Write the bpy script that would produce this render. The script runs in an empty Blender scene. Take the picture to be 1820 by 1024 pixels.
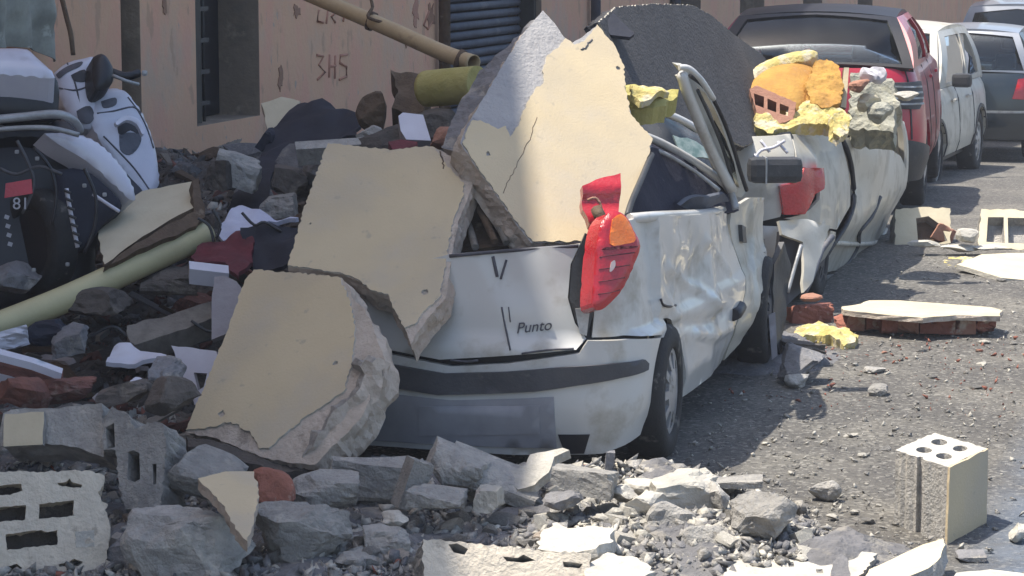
import bpy, bmesh, math, random
import numpy as np
from mathutils import Vector, Matrix, noise
from mathutils.geometry import delaunay_2d_cdt
R = math.radians
sc = bpy.context.scene
COL = sc.collection
# ------------------------------------------------------------------ camera, sky, sun, exposure
HC, FPX, PSI, PIT = 2.2, 4500.0, R(16.6), math.atan(626/4500.0)
cd = bpy.data.cameras.new('camera'); cam = bpy.data.objects.new('camera', cd); COL.objects.link(cam)
cd.sensor_width = 36; cd.lens = 36*FPX/1820; cd.clip_start = .1; cd.clip_end = 500
cam.location = (0, 0, HC); cam.rotation_euler = (R(90)-PIT, 0, PSI)
sc.camera = cam
SUN_EL, SUN_TRAVEL = R(70), R(16)          # light travels towards +X, turned a little towards +Y
w = bpy.data.worlds.new('World'); sc.world = w; w.use_nodes = True
nt = w.node_tree; bg = nt.nodes['Background']; sky = nt.nodes.new('ShaderNodeTexSky')
sky.sky_type = 'NISHITA'; sky.sun_disc = False; sky.sun_elevation = SUN_EL
sky.sun_rotation = math.atan2(-math.cos(SUN_TRAVEL), -math.sin(SUN_TRAVEL))
sky.air_density = 1.0; sky.dust_density = 2.0
nt.links.new(sky.outputs[0], bg.inputs[0]); bg.inputs[1].default_value = .15
sl = bpy.data.lights.new('sun', 'SUN'); sun = bpy.data.objects.new('sun', sl); COL.objects.link(sun)
sl.energy = 4.5; sl.angle = R(.5); sl.color = (1, .94, .84)
sd = Vector((math.cos(SUN_EL)*math.cos(SUN_TRAVEL), math.cos(SUN_EL)*math.sin(SUN_TRAVEL), -math.sin(SUN_EL)))
sun.rotation_euler = sd.to_track_quat('-Z', 'Y').to_euler(); sun.location = (-8, -4, 20)
sc.view_settings.view_transform = 'Standard'; sc.view_settings.look = 'None'
sc.view_settings.gamma = 1; sc.view_settings.use_curve_mapping = False
sc.view_settings.exposure = .78
sc.render.engine = 'CYCLES'
sc.cycles.use_denoising = True; sc.cycles.max_bounces = 6; sc.cycles.transparent_max_bounces = 8
sc.cycles.caustics_reflective = False; sc.cycles.caustics_refractive = False

FW = Vector((-math.sin(PSI)*math.cos(PIT), math.cos(PSI)*math.cos(PIT), -math.sin(PIT)))
RT = Vector((math.cos(PSI), math.sin(PSI), 0)); UP = RT.cross(FW)
CAM = Vector((0, 0, HC))
def ray(u, v): return FW + RT*((u-910)/FPX) + UP*((512-v)/FPX)
def at(u, v, d): return CAM + ray(u, v)*d              # a survey point of the photograph at its own distance d
def onz(u, v, z=0): r = ray(u, v); return CAM + r*((z-HC)/r.z)
def onx(u, v, x): r = ray(u, v); return CAM + r*(x/r.x)
def wy(u, X=6.4): return X/math.tan(PSI+math.atan((910-u)/FPX))
rnd = random.Random(7)
def road_z(y): return 0.0 if y < 19.5 else -(min(y, 44)-19.5)*.036
# ------------------------------------------------------------------ materials
M = {}
def mat(name, c1, c2=None, rough=.8, scale=6, bump=.0, bscale=40, c3=None, s3=2.0, t3=.55, metal=0, coat=0, spec=.5, vary=0, detail=6, w3=.08):
    m = bpy.data.materials.new(name); m.use_nodes = True; n = m.node_tree.nodes; L = m.node_tree.links
    b = n['Principled BSDF']; b.inputs['Roughness'].default_value = rough; b.inputs['Metallic'].default_value = metal
    b.inputs['Coat Weight'].default_value = coat; b.inputs['Specular IOR Level'].default_value = spec
    tc = n.new('ShaderNodeTexCoord'); col = None
    c2 = c2 or tuple(x*.8 for x in c1)
    def ns(s, d=detail):
        t = n.new('ShaderNodeTexNoise'); t.inputs['Scale'].default_value = s; t.inputs['Detail'].default_value = d
        t.inputs['Roughness'].default_value = .62; L.new(tc.outputs['Object'], t.inputs['Vector']); return t
    def mix(f, a, bb):
        x = n.new('ShaderNodeMix'); x.data_type = 'RGBA'; L.new(f, x.inputs[0])
        for k, q in ((6, a), (7, bb)):
            if isinstance(q, tuple): x.inputs[k].default_value = (*q, 1)
            else: L.new(q, x.inputs[k])
        return x.outputs[2]
    def ramp(f, a, bb):
        r = n.new('ShaderNodeMapRange'); r.inputs[1].default_value = a; r.inputs[2].default_value = bb; L.new(f, r.inputs[0]); return r.outputs[0]
    t = ns(scale); col = mix(ramp(t.outputs[0], .35, .65), c1, c2)
    if c3:
        t3n = ns(s3, 9); f3 = ramp(t3n.outputs[0], t3, t3+w3); col = mix(f3, col, c3)
        rr = n.new('ShaderNodeMapRange'); rr.inputs[3].default_value = rough; rr.inputs[4].default_value = max(rough, .85); L.new(f3, rr.inputs[0]); L.new(rr.outputs[0], b.inputs['Roughness'])
    if vary:
        oi = n.new('ShaderNodeObjectInfo'); hs = n.new('ShaderNodeHueSaturation'); r = n.new('ShaderNodeMapRange')
        r.inputs[3].default_value = 1-vary; r.inputs[4].default_value = 1+vary; L.new(oi.outputs['Random'], r.inputs[0]); L.new(r.outputs[0], hs.inputs['Value']); L.new(col, hs.inputs['Color']); col = hs.outputs[0]
    L.new(col, b.inputs['Base Color'])
    if bump:
        tb = ns(bscale, 8); bp = n.new('ShaderNodeBump'); bp.inputs['Strength'].default_value = bump; bp.inputs['Distance'].default_value = .02
        L.new(tb.outputs[0], bp.inputs['Height']); L.new(bp.outputs[0], b.inputs['Normal'])
    M[name] = m; return m
mat('cream_render', (.57, .465, .30), (.53, .43, .275), .9, 3, .15, 90, c3=(.50, .43, .33), s3=3.5, t3=.52, w3=.3)
def stains(name, specks, amount, colr, sc2, lo, colr2):
    m = M[name]; n = m.node_tree.nodes; L = m.node_tree.links; b = n['Principled BSDF']; src = b.inputs['Base Color'].links[0].from_socket; tc = n.new('ShaderNodeTexCoord')
    for s_, a, bb, c_, am in ((specks, .66, .72, colr, amount), (sc2, lo, lo+.25, colr2, .55)):
        t = n.new('ShaderNodeTexNoise'); t.inputs['Scale'].default_value = s_; t.inputs['Detail'].default_value = 8; L.new(tc.outputs['Object'], t.inputs[0])
        r = n.new('ShaderNodeMapRange'); r.inputs[1].default_value = a; r.inputs[2].default_value = bb; r.inputs[4].default_value = am; L.new(t.outputs[0], r.inputs[0])
        x = n.new('ShaderNodeMix'); x.data_type = 'RGBA'; L.new(r.outputs[0], x.inputs[0]); L.new(src, x.inputs[6]); x.inputs[7].default_value = (*c_, 1); src = x.outputs[2]
    L.new(src, b.inputs['Base Color'])
stains('cream_render', 18, .7, (.40, .34, .25), 2.2, .46, (.40, .35, .275))
mat('cream_pale', (.60, .53, .38), (.52, .45, .31), .9, 5, .15, 60, vary=.06)
mat('concrete', (.42, .40, .365), (.28, .268, .25), .95, 14, 1.0, 60, c3=(.47, .44, .39), s3=9, t3=.55, vary=.18)
mat('concrete_dark', (.22, .215, .22), (.15, .147, .15), .95, 12, .8, 50, c3=(.30, .28, .25), s3=8, t3=.55, vary=.2)
mat('concrete_light', (.52, .49, .43), (.40, .38, .33), .95, 12, .6, 55, c3=(.62, .58, .5), s3=7, t3=.55, vary=.1)
mat('pumice', (.68, .60, .48), (.58, .51, .41), .95, 20, .6, 45, c3=(.44, .38, .30), s3=18, t3=.60, vary=.05)
mat('plaster_core', (.54, .46, .38), (.44, .37, .30), .95, 9, .8, 35, c3=(.30, .25, .20), s3=5, t3=.58)
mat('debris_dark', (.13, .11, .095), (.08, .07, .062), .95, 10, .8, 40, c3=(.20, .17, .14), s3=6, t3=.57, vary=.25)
mat('debris_red', (.22, .09, .065), (.13, .06, .05), .95, 12, .7, 45, c3=(.25, .18, .15), s3=7, t3=.6, vary=.2)
mat('brick', (.33, .13, .09), (.25, .095, .065), .95, 14, .6, 60, c3=(.42, .32, .25), s3=10, t3=.6, vary=.15)
mat('terracotta', (.36, .185, .125), (.29, .14, .095), .9, 10, .5, 50, c3=(.42, .34, .27), s3=8, t3=.6)
mat('white_paint', (.60, .59, .56), (.56, .55, .52), .30, 3, .0, 30, c3=(.37, .335, .27), s3=5, t3=.52, coat=.5, w3=.22)
mat('white_paint_dusty', (.54, .52, .46), (.48, .46, .40), .45, 4, .06, 30, c3=(.30, .27, .21), s3=3.5, t3=.5, coat=.2, w3=.25)
mat('bare_metal', (.42, .43, .44), (.25, .25, .25), .45, 10, .2, 30, metal=.3)
mat('black_plastic', (.030, .031, .034), (.05, .05, .052), .5, 7, .15, 60, c3=(.15, .14, .125), s3=5, t3=.62, w3=.15)
mat('black_clean', (.010, .010, .014), (.016, .016, .02), .45, 7)
mat('bumper_trim', (.055, .055, .062), (.075, .075, .08), .6, 8, .2, 80, c3=(.16, .15, .135), s3=6, t3=.62, w3=.12)
mat('rubber', (.02, .02, .021), (.035, .034, .033), .85, 8, .3, 60, c3=(.16, .15, .13), s3=9, t3=.6)
mat('red_lens', (.50, .012, .022), (.36, .01, .018), .22, 9, .25, 70, coat=.6)
mat('orange_lens', (.85, .22, .03), (.8, .16, .01), .2, 25, .3, 90, coat=.6)
mat('clear_lens', (.45, .38, .36), (.55, .42, .40), .15, 9, coat=.6)
mat('navy_fabric', (.012, .013, .03), (.022, .022, .04), .9, 12, .3, 60, c3=(.12, .12, .12), s3=8, t3=.62, w3=.12)
mat('tarp_navy', (.006, .009, .020), (.012, .015, .030), .75, 5, .3, 12, c3=(.06, .06, .07), s3=7, t3=.66, w3=.1)
mat('bitumen', (.062, .062, .068), (.045, .045, .050), .95, 7, .8, 45, c3=(.09, .085, .085), s3=1.5, t3=.5, w3=.4)
mat('render_grey', (.40, .385, .375), (.33, .32, .32), .95, 4, .6, 50, c3=(.28, .27, .27), s3=6, t3=.58)
mat('foam_yellow', (.52, .42, .14), (.57, .48, .22), .95, 10, 1.0, 35, c3=(.56, .50, .36), s3=11, t3=.50)
mat('foam_orange', (.50, .28, .055), (.36, .18, .04), .85, 6, .6, 40, c3=(.42, .28, .13), s3=6, t3=.62, w3=.15)
mat('foam_olive', (.36, .32, .10), (.42, .37, .14), .9, 7, .5, 30)
mat('pipe_yellow', (.50, .45, .25), (.44, .39, .22), .55, 4, .1, 30, c3=(.30, .27, .15), s3=3, t3=.58, w3=.2)
mat('pipe_beige', (.50, .38, .22), (.44, .33, .19), .7, 5, .2, 30, c3=(.27, .18, .12), s3=4, t3=.6)
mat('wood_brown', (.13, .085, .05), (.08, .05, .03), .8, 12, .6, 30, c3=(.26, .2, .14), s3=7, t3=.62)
mat('wood_grey', (.22, .20, .17), (.15, .13, .11), .9, 18, .5, 30)
mat('white_cloth', (.55, .56, .66), (.45, .46, .58), .95, 7, .3, 25)
mat('maroon_cloth', (.15, .025, .035), (.09, .018, .025), .9, 12, .4, 30)
mat('white_card', (.62, .62, .68), (.55, .54, .60), .8, 5, .1, 20, c3=(.38, .36, .36), s3=6, t3=.64)
mat('lilac_board', (.33, .31, .32), (.28, .26, .27), .9, 8, .2, 30)
mat('red_paint', (.44, .008, .032), (.38, .008, .028), .35, 3, c3=(.24, .075, .085), s3=3, t3=.58, coat=.6, w3=.3)
mat('dark_paint', (.018, .03, .04), (.012, .022, .03), .3, 3, c3=(.05, .06, .065), s3=3, t3=.6, coat=.6, w3=.3)
mat('silver_paint', (.32, .34, .38), (.28, .30, .33), .35, 3, coat=.5, metal=.3)
mat('scooter_white', (.60, .60, .66), (.52, .52, .60), .3, 4, c3=(.34, .33, .33), s3=4, t3=.6, coat=.4, w3=.25)
mat('wheel_silver', (.45, .45, .46), (.34, .34, .34), .4, 9, metal=.4, c3=(.25, .23, .2), s3=9, t3=.55)
mat('sheet_steel', (.20, .20, .21), (.13, .13, .14), .5, 8, .2, 40, metal=.4)
mat('shutter_grey', (.10, .11, .135), (.075, .08, .10), .7, 6, .2, 30, c3=(.16, .16, .17), s3=5, t3=.6)
mat('door_dark', (.05, .045, .035), (.035, .03, .025), .7, 8, .2, 30)
mat('sill_stone', (.33, .31, .28), (.26, .24, .22), .9, 12, .4, 50)
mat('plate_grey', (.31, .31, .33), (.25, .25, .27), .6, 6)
mat('graffiti', (.44, .21, .14), (.40, .20, .13), .9, 9)
mat('print_dark', (.10, .10, .12), (.05, .05, .06), .6, 9)
mat('print_white', (.42, .42, .45), (.36, .36, .39), .6, 9)
def glassmat(name, tint, rough=.03, dust=.15):
    m = bpy.data.materials.new(name); m.use_nodes = True; n = m.node_tree.nodes; L = m.node_tree.links
    o = n['Material Output']; n.remove(n['Principled BSDF'])
    tr = n.new('ShaderNodeBsdfTransparent'); tr.inputs[0].default_value = (*tint, 1)
    gl = n.new('ShaderNodeBsdfGlossy'); gl.inputs['Roughness'].default_value = rough
    fr = n.new('ShaderNodeFresnel'); fr.inputs[0].default_value = 1.5
    mx = n.new('ShaderNodeMixShader'); L.new(fr.outputs[0], mx.inputs[0]); L.new(tr.outputs[0], mx.inputs[1]); L.new(gl.outputs[0], mx.inputs[2])
    df = n.new('ShaderNodeBsdfDiffuse'); df.inputs[0].default_value = (.4, .4, .4, 1)
    tc = n.new('ShaderNodeTexCoord'); t = n.new('ShaderNodeTexNoise'); t.inputs['Scale'].default_value = 5; t.inputs['Detail'].default_value = 8; L.new(tc.outputs['Object'], t.inputs[0])
    r = n.new('ShaderNodeMapRange'); r.inputs[1].default_value = .35; r.inputs[2].default_value = .8; r.inputs[4].default_value = dust; L.new(t.outputs[0], r.inputs[0])
    m2 = n.new('ShaderNodeMixShader'); L.new(r.outputs[0], m2.inputs[0]); L.new(mx.outputs[0], m2.inputs[1]); L.new(df.outputs[0], m2.inputs[2]); L.new(m2.outputs[0], o.inputs[0])
    M[name] = m
glassmat('glass', (.86, .92, .92), dust=.02); glassmat('glass_teal', (.12, .30, .30), dust=.35); glassmat('glass_smoke', (.25, .28, .32))
# wall plaster: peach paint, stains, peeled spots
def wall_mat():
    m = mat('wall_peach', (.66, .405, .255), (.60, .36, .225), .92, .9, .25, 25, c3=(.54, .38, .27), s3=1.1, t3=.53, w3=.12)
    n = m.node_tree.nodes; L = m.node_tree.links; b = n['Principled BSDF']
    src = b.inputs['Base Color'].links[0].from_socket
    tc = n.new('ShaderNodeTexCoord'); mp = n.new('ShaderNodeMapping'); mp.inputs['Scale'].default_value = (1, 2.2, 1.0); L.new(tc.outputs['Object'], mp.inputs[0])
    def layer(src, sc_, a, bb, colr, amount=1.):
        t = n.new('ShaderNodeTexNoise'); t.inputs['Scale'].default_value = sc_; t.inputs['Detail'].default_value = 7; t.inputs['Roughness'].default_value = .55; L.new(mp.outputs[0], t.inputs[0])
        r = n.new('ShaderNodeMapRange'); r.inputs[1].default_value = a; r.inputs[2].default_value = bb; r.inputs[4].default_value = amount; L.new(t.outputs[0], r.inputs[0])
        x = n.new('ShaderNodeMix'); x.data_type = 'RGBA'; L.new(r.outputs[0], x.inputs[0]); L.new(src, x.inputs[6]); x.inputs[7].default_value = (*colr, 1); return x.outputs[2]
    s = layer(src, 1.7, .48, .60, (.66, .33, .235), .55)
    s = layer(s, 3.1, .60, .64, (.42, .27, .18), .6)
    s = layer(s, 7.0, .66, .69, (.40, .33, .26), .9)
    L.new(s, b.inputs['Base Color'])
wall_mat()
mat('patch_reveal', (.30, .225, .16), (.20, .155, .115), .95, 3, .4, 30, c3=(.36, .28, .20), s3=4, t3=.55)
def road_mat():
    m = mat('asphalt', (.140, .129, .114), (.100, .094, .085), .8, 60, .9, 130, c3=(.215, .20, .17), s3=1.6, t3=.45, w3=.25, detail=3)
    n = m.node_tree.nodes; L = m.node_tree.links; b = n['Principled BSDF']; src = b.inputs['Base Color'].links[0].from_socket
    tc = n.new('ShaderNodeTexCoord')
    vo = n.new('ShaderNodeTexVoronoi'); vo.inputs['Scale'].default_value = 62; L.new(tc.outputs['Object'], vo.inputs[0])
    bw = n.new('ShaderNodeSeparateColor'); L.new(vo.outputs['Color'], bw.inputs[0])
    r = n.new('ShaderNodeMapRange'); r.inputs[1].default_value = .72; r.inputs[2].default_value = 1; r.inputs[4].default_value = .55; L.new(bw.outputs[0], r.inputs[0])
    x = n.new('ShaderNodeMix'); x.data_type = 'RGBA'; L.new(r.outputs[0], x.inputs[0]); L.new(src, x.inputs[6]); x.inputs[7].default_value = (.46, .435, .38, 1)
    r2 = n.new('ShaderNodeMapRange'); r2.inputs[1].default_value = .25; r2.inputs[2].default_value = 0; r2.inputs[4].default_value = .7; L.new(bw.outputs[1], r2.inputs[0])
    x2 = n.new('ShaderNodeMix'); x2.data_type = 'RGBA'; L.new(r2.outputs[0], x2.inputs[0]); L.new(x.outputs[2], x2.inputs[6]); x2.inputs[7].default_value = (.03, .03, .03, 1)
    # worn blue parking paint along the outer edge of the parking lane
    sx = n.new('ShaderNodeSeparateXYZ'); L.new(tc.outputs['Object'], sx.inputs[0])
    nn = n.new('ShaderNodeTexNoise'); nn.inputs['Scale'].default_value = 2.5; nn.inputs['Detail'].default_value = 9; nn.inputs['Roughness'].default_value = .7; L.new(tc.outputs['Object'], nn.inputs['Vector'])
    def mr(src, a, b_, c=0, d=1):
        q = n.new('ShaderNodeMapRange'); q.inputs[1].default_value = a; q.inputs[2].default_value = b_; q.inputs[3].default_value = c; q.inputs[4].default_value = d; L.new(src, q.inputs[0]); return q.outputs[0]
    def mul(a, b_, op='MULTIPLY'):
        q = n.new('ShaderNodeMath'); q.operation = op; L.new(a, q.inputs[0])
        if isinstance(b_, float): q.inputs[1].default_value = b_
        else: L.new(b_, q.inputs[1])
        return q.outputs[0]
    f = mul(mr(sx.outputs[0], -1.05, -.75), mr(sx.outputs[0], .3, .1)); f = mul(f, mr(sx.outputs[1], 13.0, 11.2)); f = mul(f, mr(nn.outputs[0], .34, .56, .15, .75))
    x3 = n.new('ShaderNodeMix'); x3.data_type = 'RGBA'; L.new(f, x3.inputs[0]); L.new(x2.outputs[2], x3.inputs[6]); x3.inputs[7].default_value = (.16, .215, .30, 1)
    L.new(x3.outputs[2], b.inputs['Base Color'])
road_mat()
# ------------------------------------------------------------------ object helpers
def link(name, me, parent=None):
    o = bpy.data.objects.new(name, me); COL.objects.link(o)
    if parent: o.parent = parent
    return o
def mesh(name, verts, faces, mats, mi=None, smooth=None):
    me = bpy.data.meshes.new(name); me.from_pydata([tuple(v) for v in verts], [], faces)
    for m in (mats if isinstance(mats, (list, tuple)) else [mats]): me.materials.append(M[m])
    if mi: me.polygons.foreach_set('material_index', mi)
    if smooth is not None:
        me.polygons.foreach_set('use_smooth', smooth if isinstance(smooth, list) else [smooth]*len(me.polygons))
    me.update(); return me
def tag(o, label, cat=None, group=None, kind=None):
    if label: o['label'] = label
    if cat: o['category'] = cat
    if group: o['group'] = group
    if kind: o['kind'] = kind
    return o
def empty(name, loc, label, cat, rz=0, group=None):
    o = bpy.data.objects.new(name, None); COL.objects.link(o); o.location = loc; o.rotation_euler.z = rz
    return tag(o, label, cat, group)
bpy_mat_cache = {}
def wlink(name, me, root):          # mesh given in world coordinates, root an Empty: bake the inverse
    if root is not None:
        key = root.name
        if key not in bpy_mat_cache:
            bpy_mat_cache[key] = (Matrix.Translation(root.location) @ root.rotation_euler.to_matrix().to_4x4()).inverted()
        me.transform(bpy_mat_cache[key])
    return link(name, me, root)
def recentre(o):                    # put the origin of a top-level mesh at its base
    me = o.data; n = len(me.vertices); a = np.empty(n*3); me.vertices.foreach_get('co', a); a = a.reshape(-1, 3)
    c = Vector(((a[:, 0].min()+a[:, 0].max())/2, (a[:, 1].min()+a[:, 1].max())/2, a[:, 2].min()))
    me.transform(Matrix.Translation(-c)); o.location = c; return o
def inpoly(p, poly):
    x, y = p; c = False; j = len(poly)-1
    for i in range(len(poly)):
        xi, yi = poly[i]; xj, yj = poly[j]
        if (yi > y) != (yj > y) and x < (xj-xi)*(y-yi)/(yj-yi)+xi: c = not c
        j = i
    return c
def resample(poly, step, jit=0, rg=rnd):
    out = []
    for i, a in enumerate(poly):
        b = poly[(i+1) % len(poly)]; L = math.dist(a, b); k = max(1, int(round(L/step)))
        nx, ny = (-(b[1]-a[1])/(L or 1), (b[0]-a[0])/(L or 1))
        for q in range(k):
            f = q/k; j = rg.uniform(-jit, jit) if (jit and q) else 0
            out.append((a[0]+(b[0]-a[0])*f+nx*j, a[1]+(b[1]-a[1])*f+ny*j))
    return out
def tri2d(outer, holes, step):
    pts = list(outer); edges = []; n = len(outer); edges += [(i, (i+1) % n) for i in range(n)]
    for h in holes:
        s = len(pts); pts += h; edges += [(s+i, s+(i+1) % len(h)) for i in range(len(h))]
    bnd = list(pts)
    xs = [p[0] for p in outer]; ys = [p[1] for p in outer]
    if step:
        A = np.array(bnd); y = min(ys)+step*.5; row = 0
        while y < max(ys):
            x = min(xs)+step*(.5 if row % 2 else .0)
            while x < max(xs):
                if inpoly((x, y), outer) and not any(inpoly((x, y), h) for h in holes):
                    if np.min((A[:, 0]-x)**2+(A[:, 1]-y)**2) > (step*.45)**2: pts.append((x, y))
                x += step
            y += step*.87; row += 1
    v, e, f, *_ = delaunay_2d_cdt([Vector(p) for p in pts], edges, [], 0, 1e-7)
    v = [tuple(p) for p in v]; tr = []
    for t in f:
        c = (sum(v[i][0] for i in t)/len(t), sum(v[i][1] for i in t)/len(t))
        if inpoly(c, outer) and not any(inpoly(c, h) for h in holes):
            a = sum(v[t[i]][0]*v[t[(i+1) % len(t)]][1]-v[t[(i+1) % len(t)]][0]*v[t[i]][1] for i in range(len(t)))
            tr.append(list(t) if a > 0 else list(t)[::-1])
    return v, tr
def solid(name, outline, mapf, thick, mats, step=.06, holes=(), jit=0, levels=1, rough=0, smooth=True, back=True, edge_step=None, seed=1, flip=False, hjit=0):
    """A plate: outline in 2D, mapf(x,y,d) -> 3D (d = depth below the face). mats: face / broken edge / back."""
    rg = random.Random(seed); es = edge_step or step or .05
    if not isinstance(mats, (list, tuple)): mats = [mats]
    outer = resample(outline, es, jit, rg)
    ar = sum(outer[i][0]*outer[(i+1) % len(outer)][1]-outer[(i+1) % len(outer)][0]*outer[i][1] for i in range(len(outer)))
    if ar < 0: outer = outer[::-1]
    hs = []
    for h in holes:
        hh = resample(h, es, hjit, rg)
        a2 = sum(hh[i][0]*hh[(i+1) % len(hh)][1]-hh[(i+1) % len(hh)][0]*hh[i][1] for i in range(len(hh)))
        hs.append(hh[::-1] if a2 > 0 else hh)
    v2, tr = tri2d(outer, hs, step)
    V = [mapf(x, y, 0) for x, y in v2]; F = [tuple(t) for t in tr]; mi = [0]*len(F); sm = [smooth]*len(F)
    if back:
        s = len(V); V += [mapf(x, y, thick) for x, y in v2]; F += [tuple(s+i for i in t[::-1]) for t in tr]
        mi += [len(mats)-1]*len(tr); sm += [smooth]*len(tr)
    for loop in [outer]+hs:
        n = len(loop); rings = []
        for k in range(levels+1):
            d = thick*k/levels; s = len(V)
            for i, (x, y) in enumerate(loop):
                if 0 < k < levels and rough:
                    q = noise.noise(Vector((x*9+seed, y*9, d*14)))*rough*1.6 + rg.uniform(-rough, rough)*.5
                    px, py = loop[i-1]; nx_, ny_ = loop[(i+1) % n]; L = math.dist((px, py), (nx_, ny_)) or 1
                    ox, oy = (ny_-py)/L, -(nx_-px)/L
                    V.append(mapf(x+ox*q, y+oy*q, d+rg.uniform(-.2, .2)*thick/levels))
                else: V.append(mapf(x, y, d))
            rings.append(s)
        for k in range(levels):
            a, b = rings[k], rings[k+1]
            for i in range(n):
                j = (i+1) % n; F.append((a+j, a+i, b+i, b+j)); mi.append(min(1, len(mats)-1)); sm.append(False)
    if flip: F = [f[::-1] for f in F]
    return mesh(name, V, F, mats, mi, sm)
def planef(p0, p1, p2):
    """plane through three points: returns (to2d, mapf), axes x along p0->p1; depth runs away from the camera"""
    p0, p1, p2 = Vector(p0), Vector(p1), Vector(p2); ex = (p1-p0).normalized(); n = (p1-p0).cross(p2-p0).normalized()
    if n.dot(CAM-p0) < 0: n = -n
    ey = n.cross(ex)
    def to2(u, v):
        r = ray(u, v); t = (p0-CAM).dot(n)/r.dot(n); q = CAM+r*t-p0; return (q.dot(ex), q.dot(ey))
    def mp(x, y, d): return p0+ex*x+ey*y-n*d
    return to2, mp, n
def bulged(mp, f): return lambda x, y, d: mp(x, y, d-f(x, y))
def nz(x, y, s=1., seed=0): return noise.noise(Vector((x*s+seed*7.3, y*s-seed*3.1, seed*1.7)))
def px_plate(name, label, cat, pts, anchors, thick, mats, parent=None, bump=None, group=None, holes=(), **k):
    to2, mp, n = planef(*[at(*a) for a in anchors])
    if bump: mp = bulged(mp, bump)
    me = solid(name, [to2(*p) for p in pts], mp, thick, mats, holes=[[to2(*p) for p in h] for h in holes], **k)
    if parent is not None: return wlink(name, me, parent)
    o = link(name, me); recentre(o); return tag(o, label, cat, group)
def box_mesh(name, c, size, mats, rot=None, bev=.0):
    bm = bmesh.new(); bmesh.ops.create_cube(bm, size=1)
    bmesh.ops.scale(bm, vec=size, verts=bm.verts)
    if bev: bmesh.ops.bevel(bm, geom=bm.edges[:], offset=bev, segments=2, affect='EDGES', profile=.6)
    if rot is not None: bmesh.ops.rotate(bm, matrix=rot, verts=bm.verts, cent=(0, 0, 0))
    bmesh.ops.translate(bm, vec=c, verts=bm.verts)
    me = bpy.data.meshes.new(name); bm.to_mesh(me); bm.free(); me.materials.append(M[mats]); return me
def tube_mesh(name, pts, r, m, seg=10, flat=1., cap=True, hollow=False, frame=None):
    pts = [Vector(p) for p in pts]; n = len(pts); rs = r if isinstance(r, (list, tuple)) else [r]*n
    V = []; F = []; up = frame or Vector((0, 0, 1))
    for i, p in enumerate(pts):
        t = (pts[min(i+1, n-1)]-pts[max(i-1, 0)]).normalized(); a = t.cross(up)
        if a.length < 1e-3: a = t.cross(Vector((0, 1, 0)))
        a.normalize(); b = a.cross(t)
        for k in range(seg):
            an = 2*math.pi*k/seg; V.append(p+a*math.cos(an)*rs[i]+b*math.sin(an)*rs[i]*flat)
    for i in range(n-1):
        for k in range(seg):
            F.append((i*seg+k, i*seg+(k+1) % seg, (i+1)*seg+(k+1) % seg, (i+1)*seg+k))
    if cap and not hollow: F.append(tuple(range(seg))[::-1]); F.append(tuple((n-1)*seg+k for k in range(seg)))
    if hollow:
        s = len(V); c0 = pts
        for i, p in enumerate(pts):
            for k in range(seg): V.append(p+(V[i*seg+k]-p)*.88)
        for i in range(n-1):
            for k in range(seg):
                F.append((s+i*seg+k, s+(i+1)*seg+k, s+(i+1)*seg+(k+1) % seg, s+i*seg+(k+1) % seg))
        for e in (0, (n-1)*seg):
            for k in range(seg): F.append((e+k, e+(k+1) % seg, s+e+(k+1) % seg, s+e+k))
    return mesh(name, V, F, m, None, [len(f) == 4 for f in F])
def smooth_path(pts, k=4):
    pts = [Vector(p) for p in pts]; out = []
    for i in range(len(pts)-1):
        p0, p1, p2, p3 = pts[max(i-1, 0)], pts[i], pts[i+1], pts[min(i+2, len(pts)-1)]
        for q in range(k):
            t = q/k; out.append(.5*((2*p1)+(p2-p0)*t+(2*p0-5*p1+4*p2-p3)*t*t+(3*p1-p0-3*p2+p3)*t**3))
    out.append(pts[-1]); return out
# broken lumps -------------------------------------------------------
def chunk_mesh(name, dims, mats, seed, kind='rock', cuts=6, rough=.03, res=3):
    rg = random.Random(seed); bm = bmesh.new()
    if kind == 'rock': bmesh.ops.create_icosphere(bm, subdivisions=res, radius=.62)
    else:
        bmesh.ops.create_cube(bm, size=1); bmesh.ops.subdivide_edges(bm, edges=bm.edges[:], cuts=max(1, res*2), use_grid_fill=True)
    hit = set()
    for c in range(cuts):
        n = Vector((rg.gauss(0, 1), rg.gauss(0, 1), rg.gauss(0, 1))).normalized()
        d = rg.uniform(.26, .42) if kind == 'rock' else rg.uniform(.36, .60)
        for v in bm.verts:
            q = v.co.dot(n)-d
            if q > 0:
                v.co -= n*q; hit.add(v.index) if kind != 'rock' else None
                if kind != 'rock': v.co += n*(noise.noise(v.co*5+Vector((seed, 0, 0)))*rough*2.5)
    for v in bm.verts:
        if kind == 'rock' or v.index in hit:
            v.co += v.normal*(noise.noise(v.co*4+Vector((seed*3, 0, 0)))*rough*2 + rg.uniform(-rough, rough)*.5)
        else: v.co += v.normal*rg.uniform(-rough, rough)*.12
        q_ = v.co*11+Vector((0, seed, 0)); v.co += v.normal*(noise.noise(q_)*.026+(noise.noise(q_*2.3)*.014 if res > 2 else 0)+(noise.noise(q_*5)*.008 if res > 3 else 0))
    bmesh.ops.scale(bm, vec=dims, verts=bm.verts)
    mz = min(v.co.z for v in bm.verts); bmesh.ops.translate(bm, vec=(0, 0, -mz), verts=bm.verts)
    me = bpy.data.meshes.new(name); bm.to_mesh(me); bm.free()
    for m in (mats if isinstance(mats, (list, tuple)) else [mats]): me.materials.append(M[m])
    return me
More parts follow.
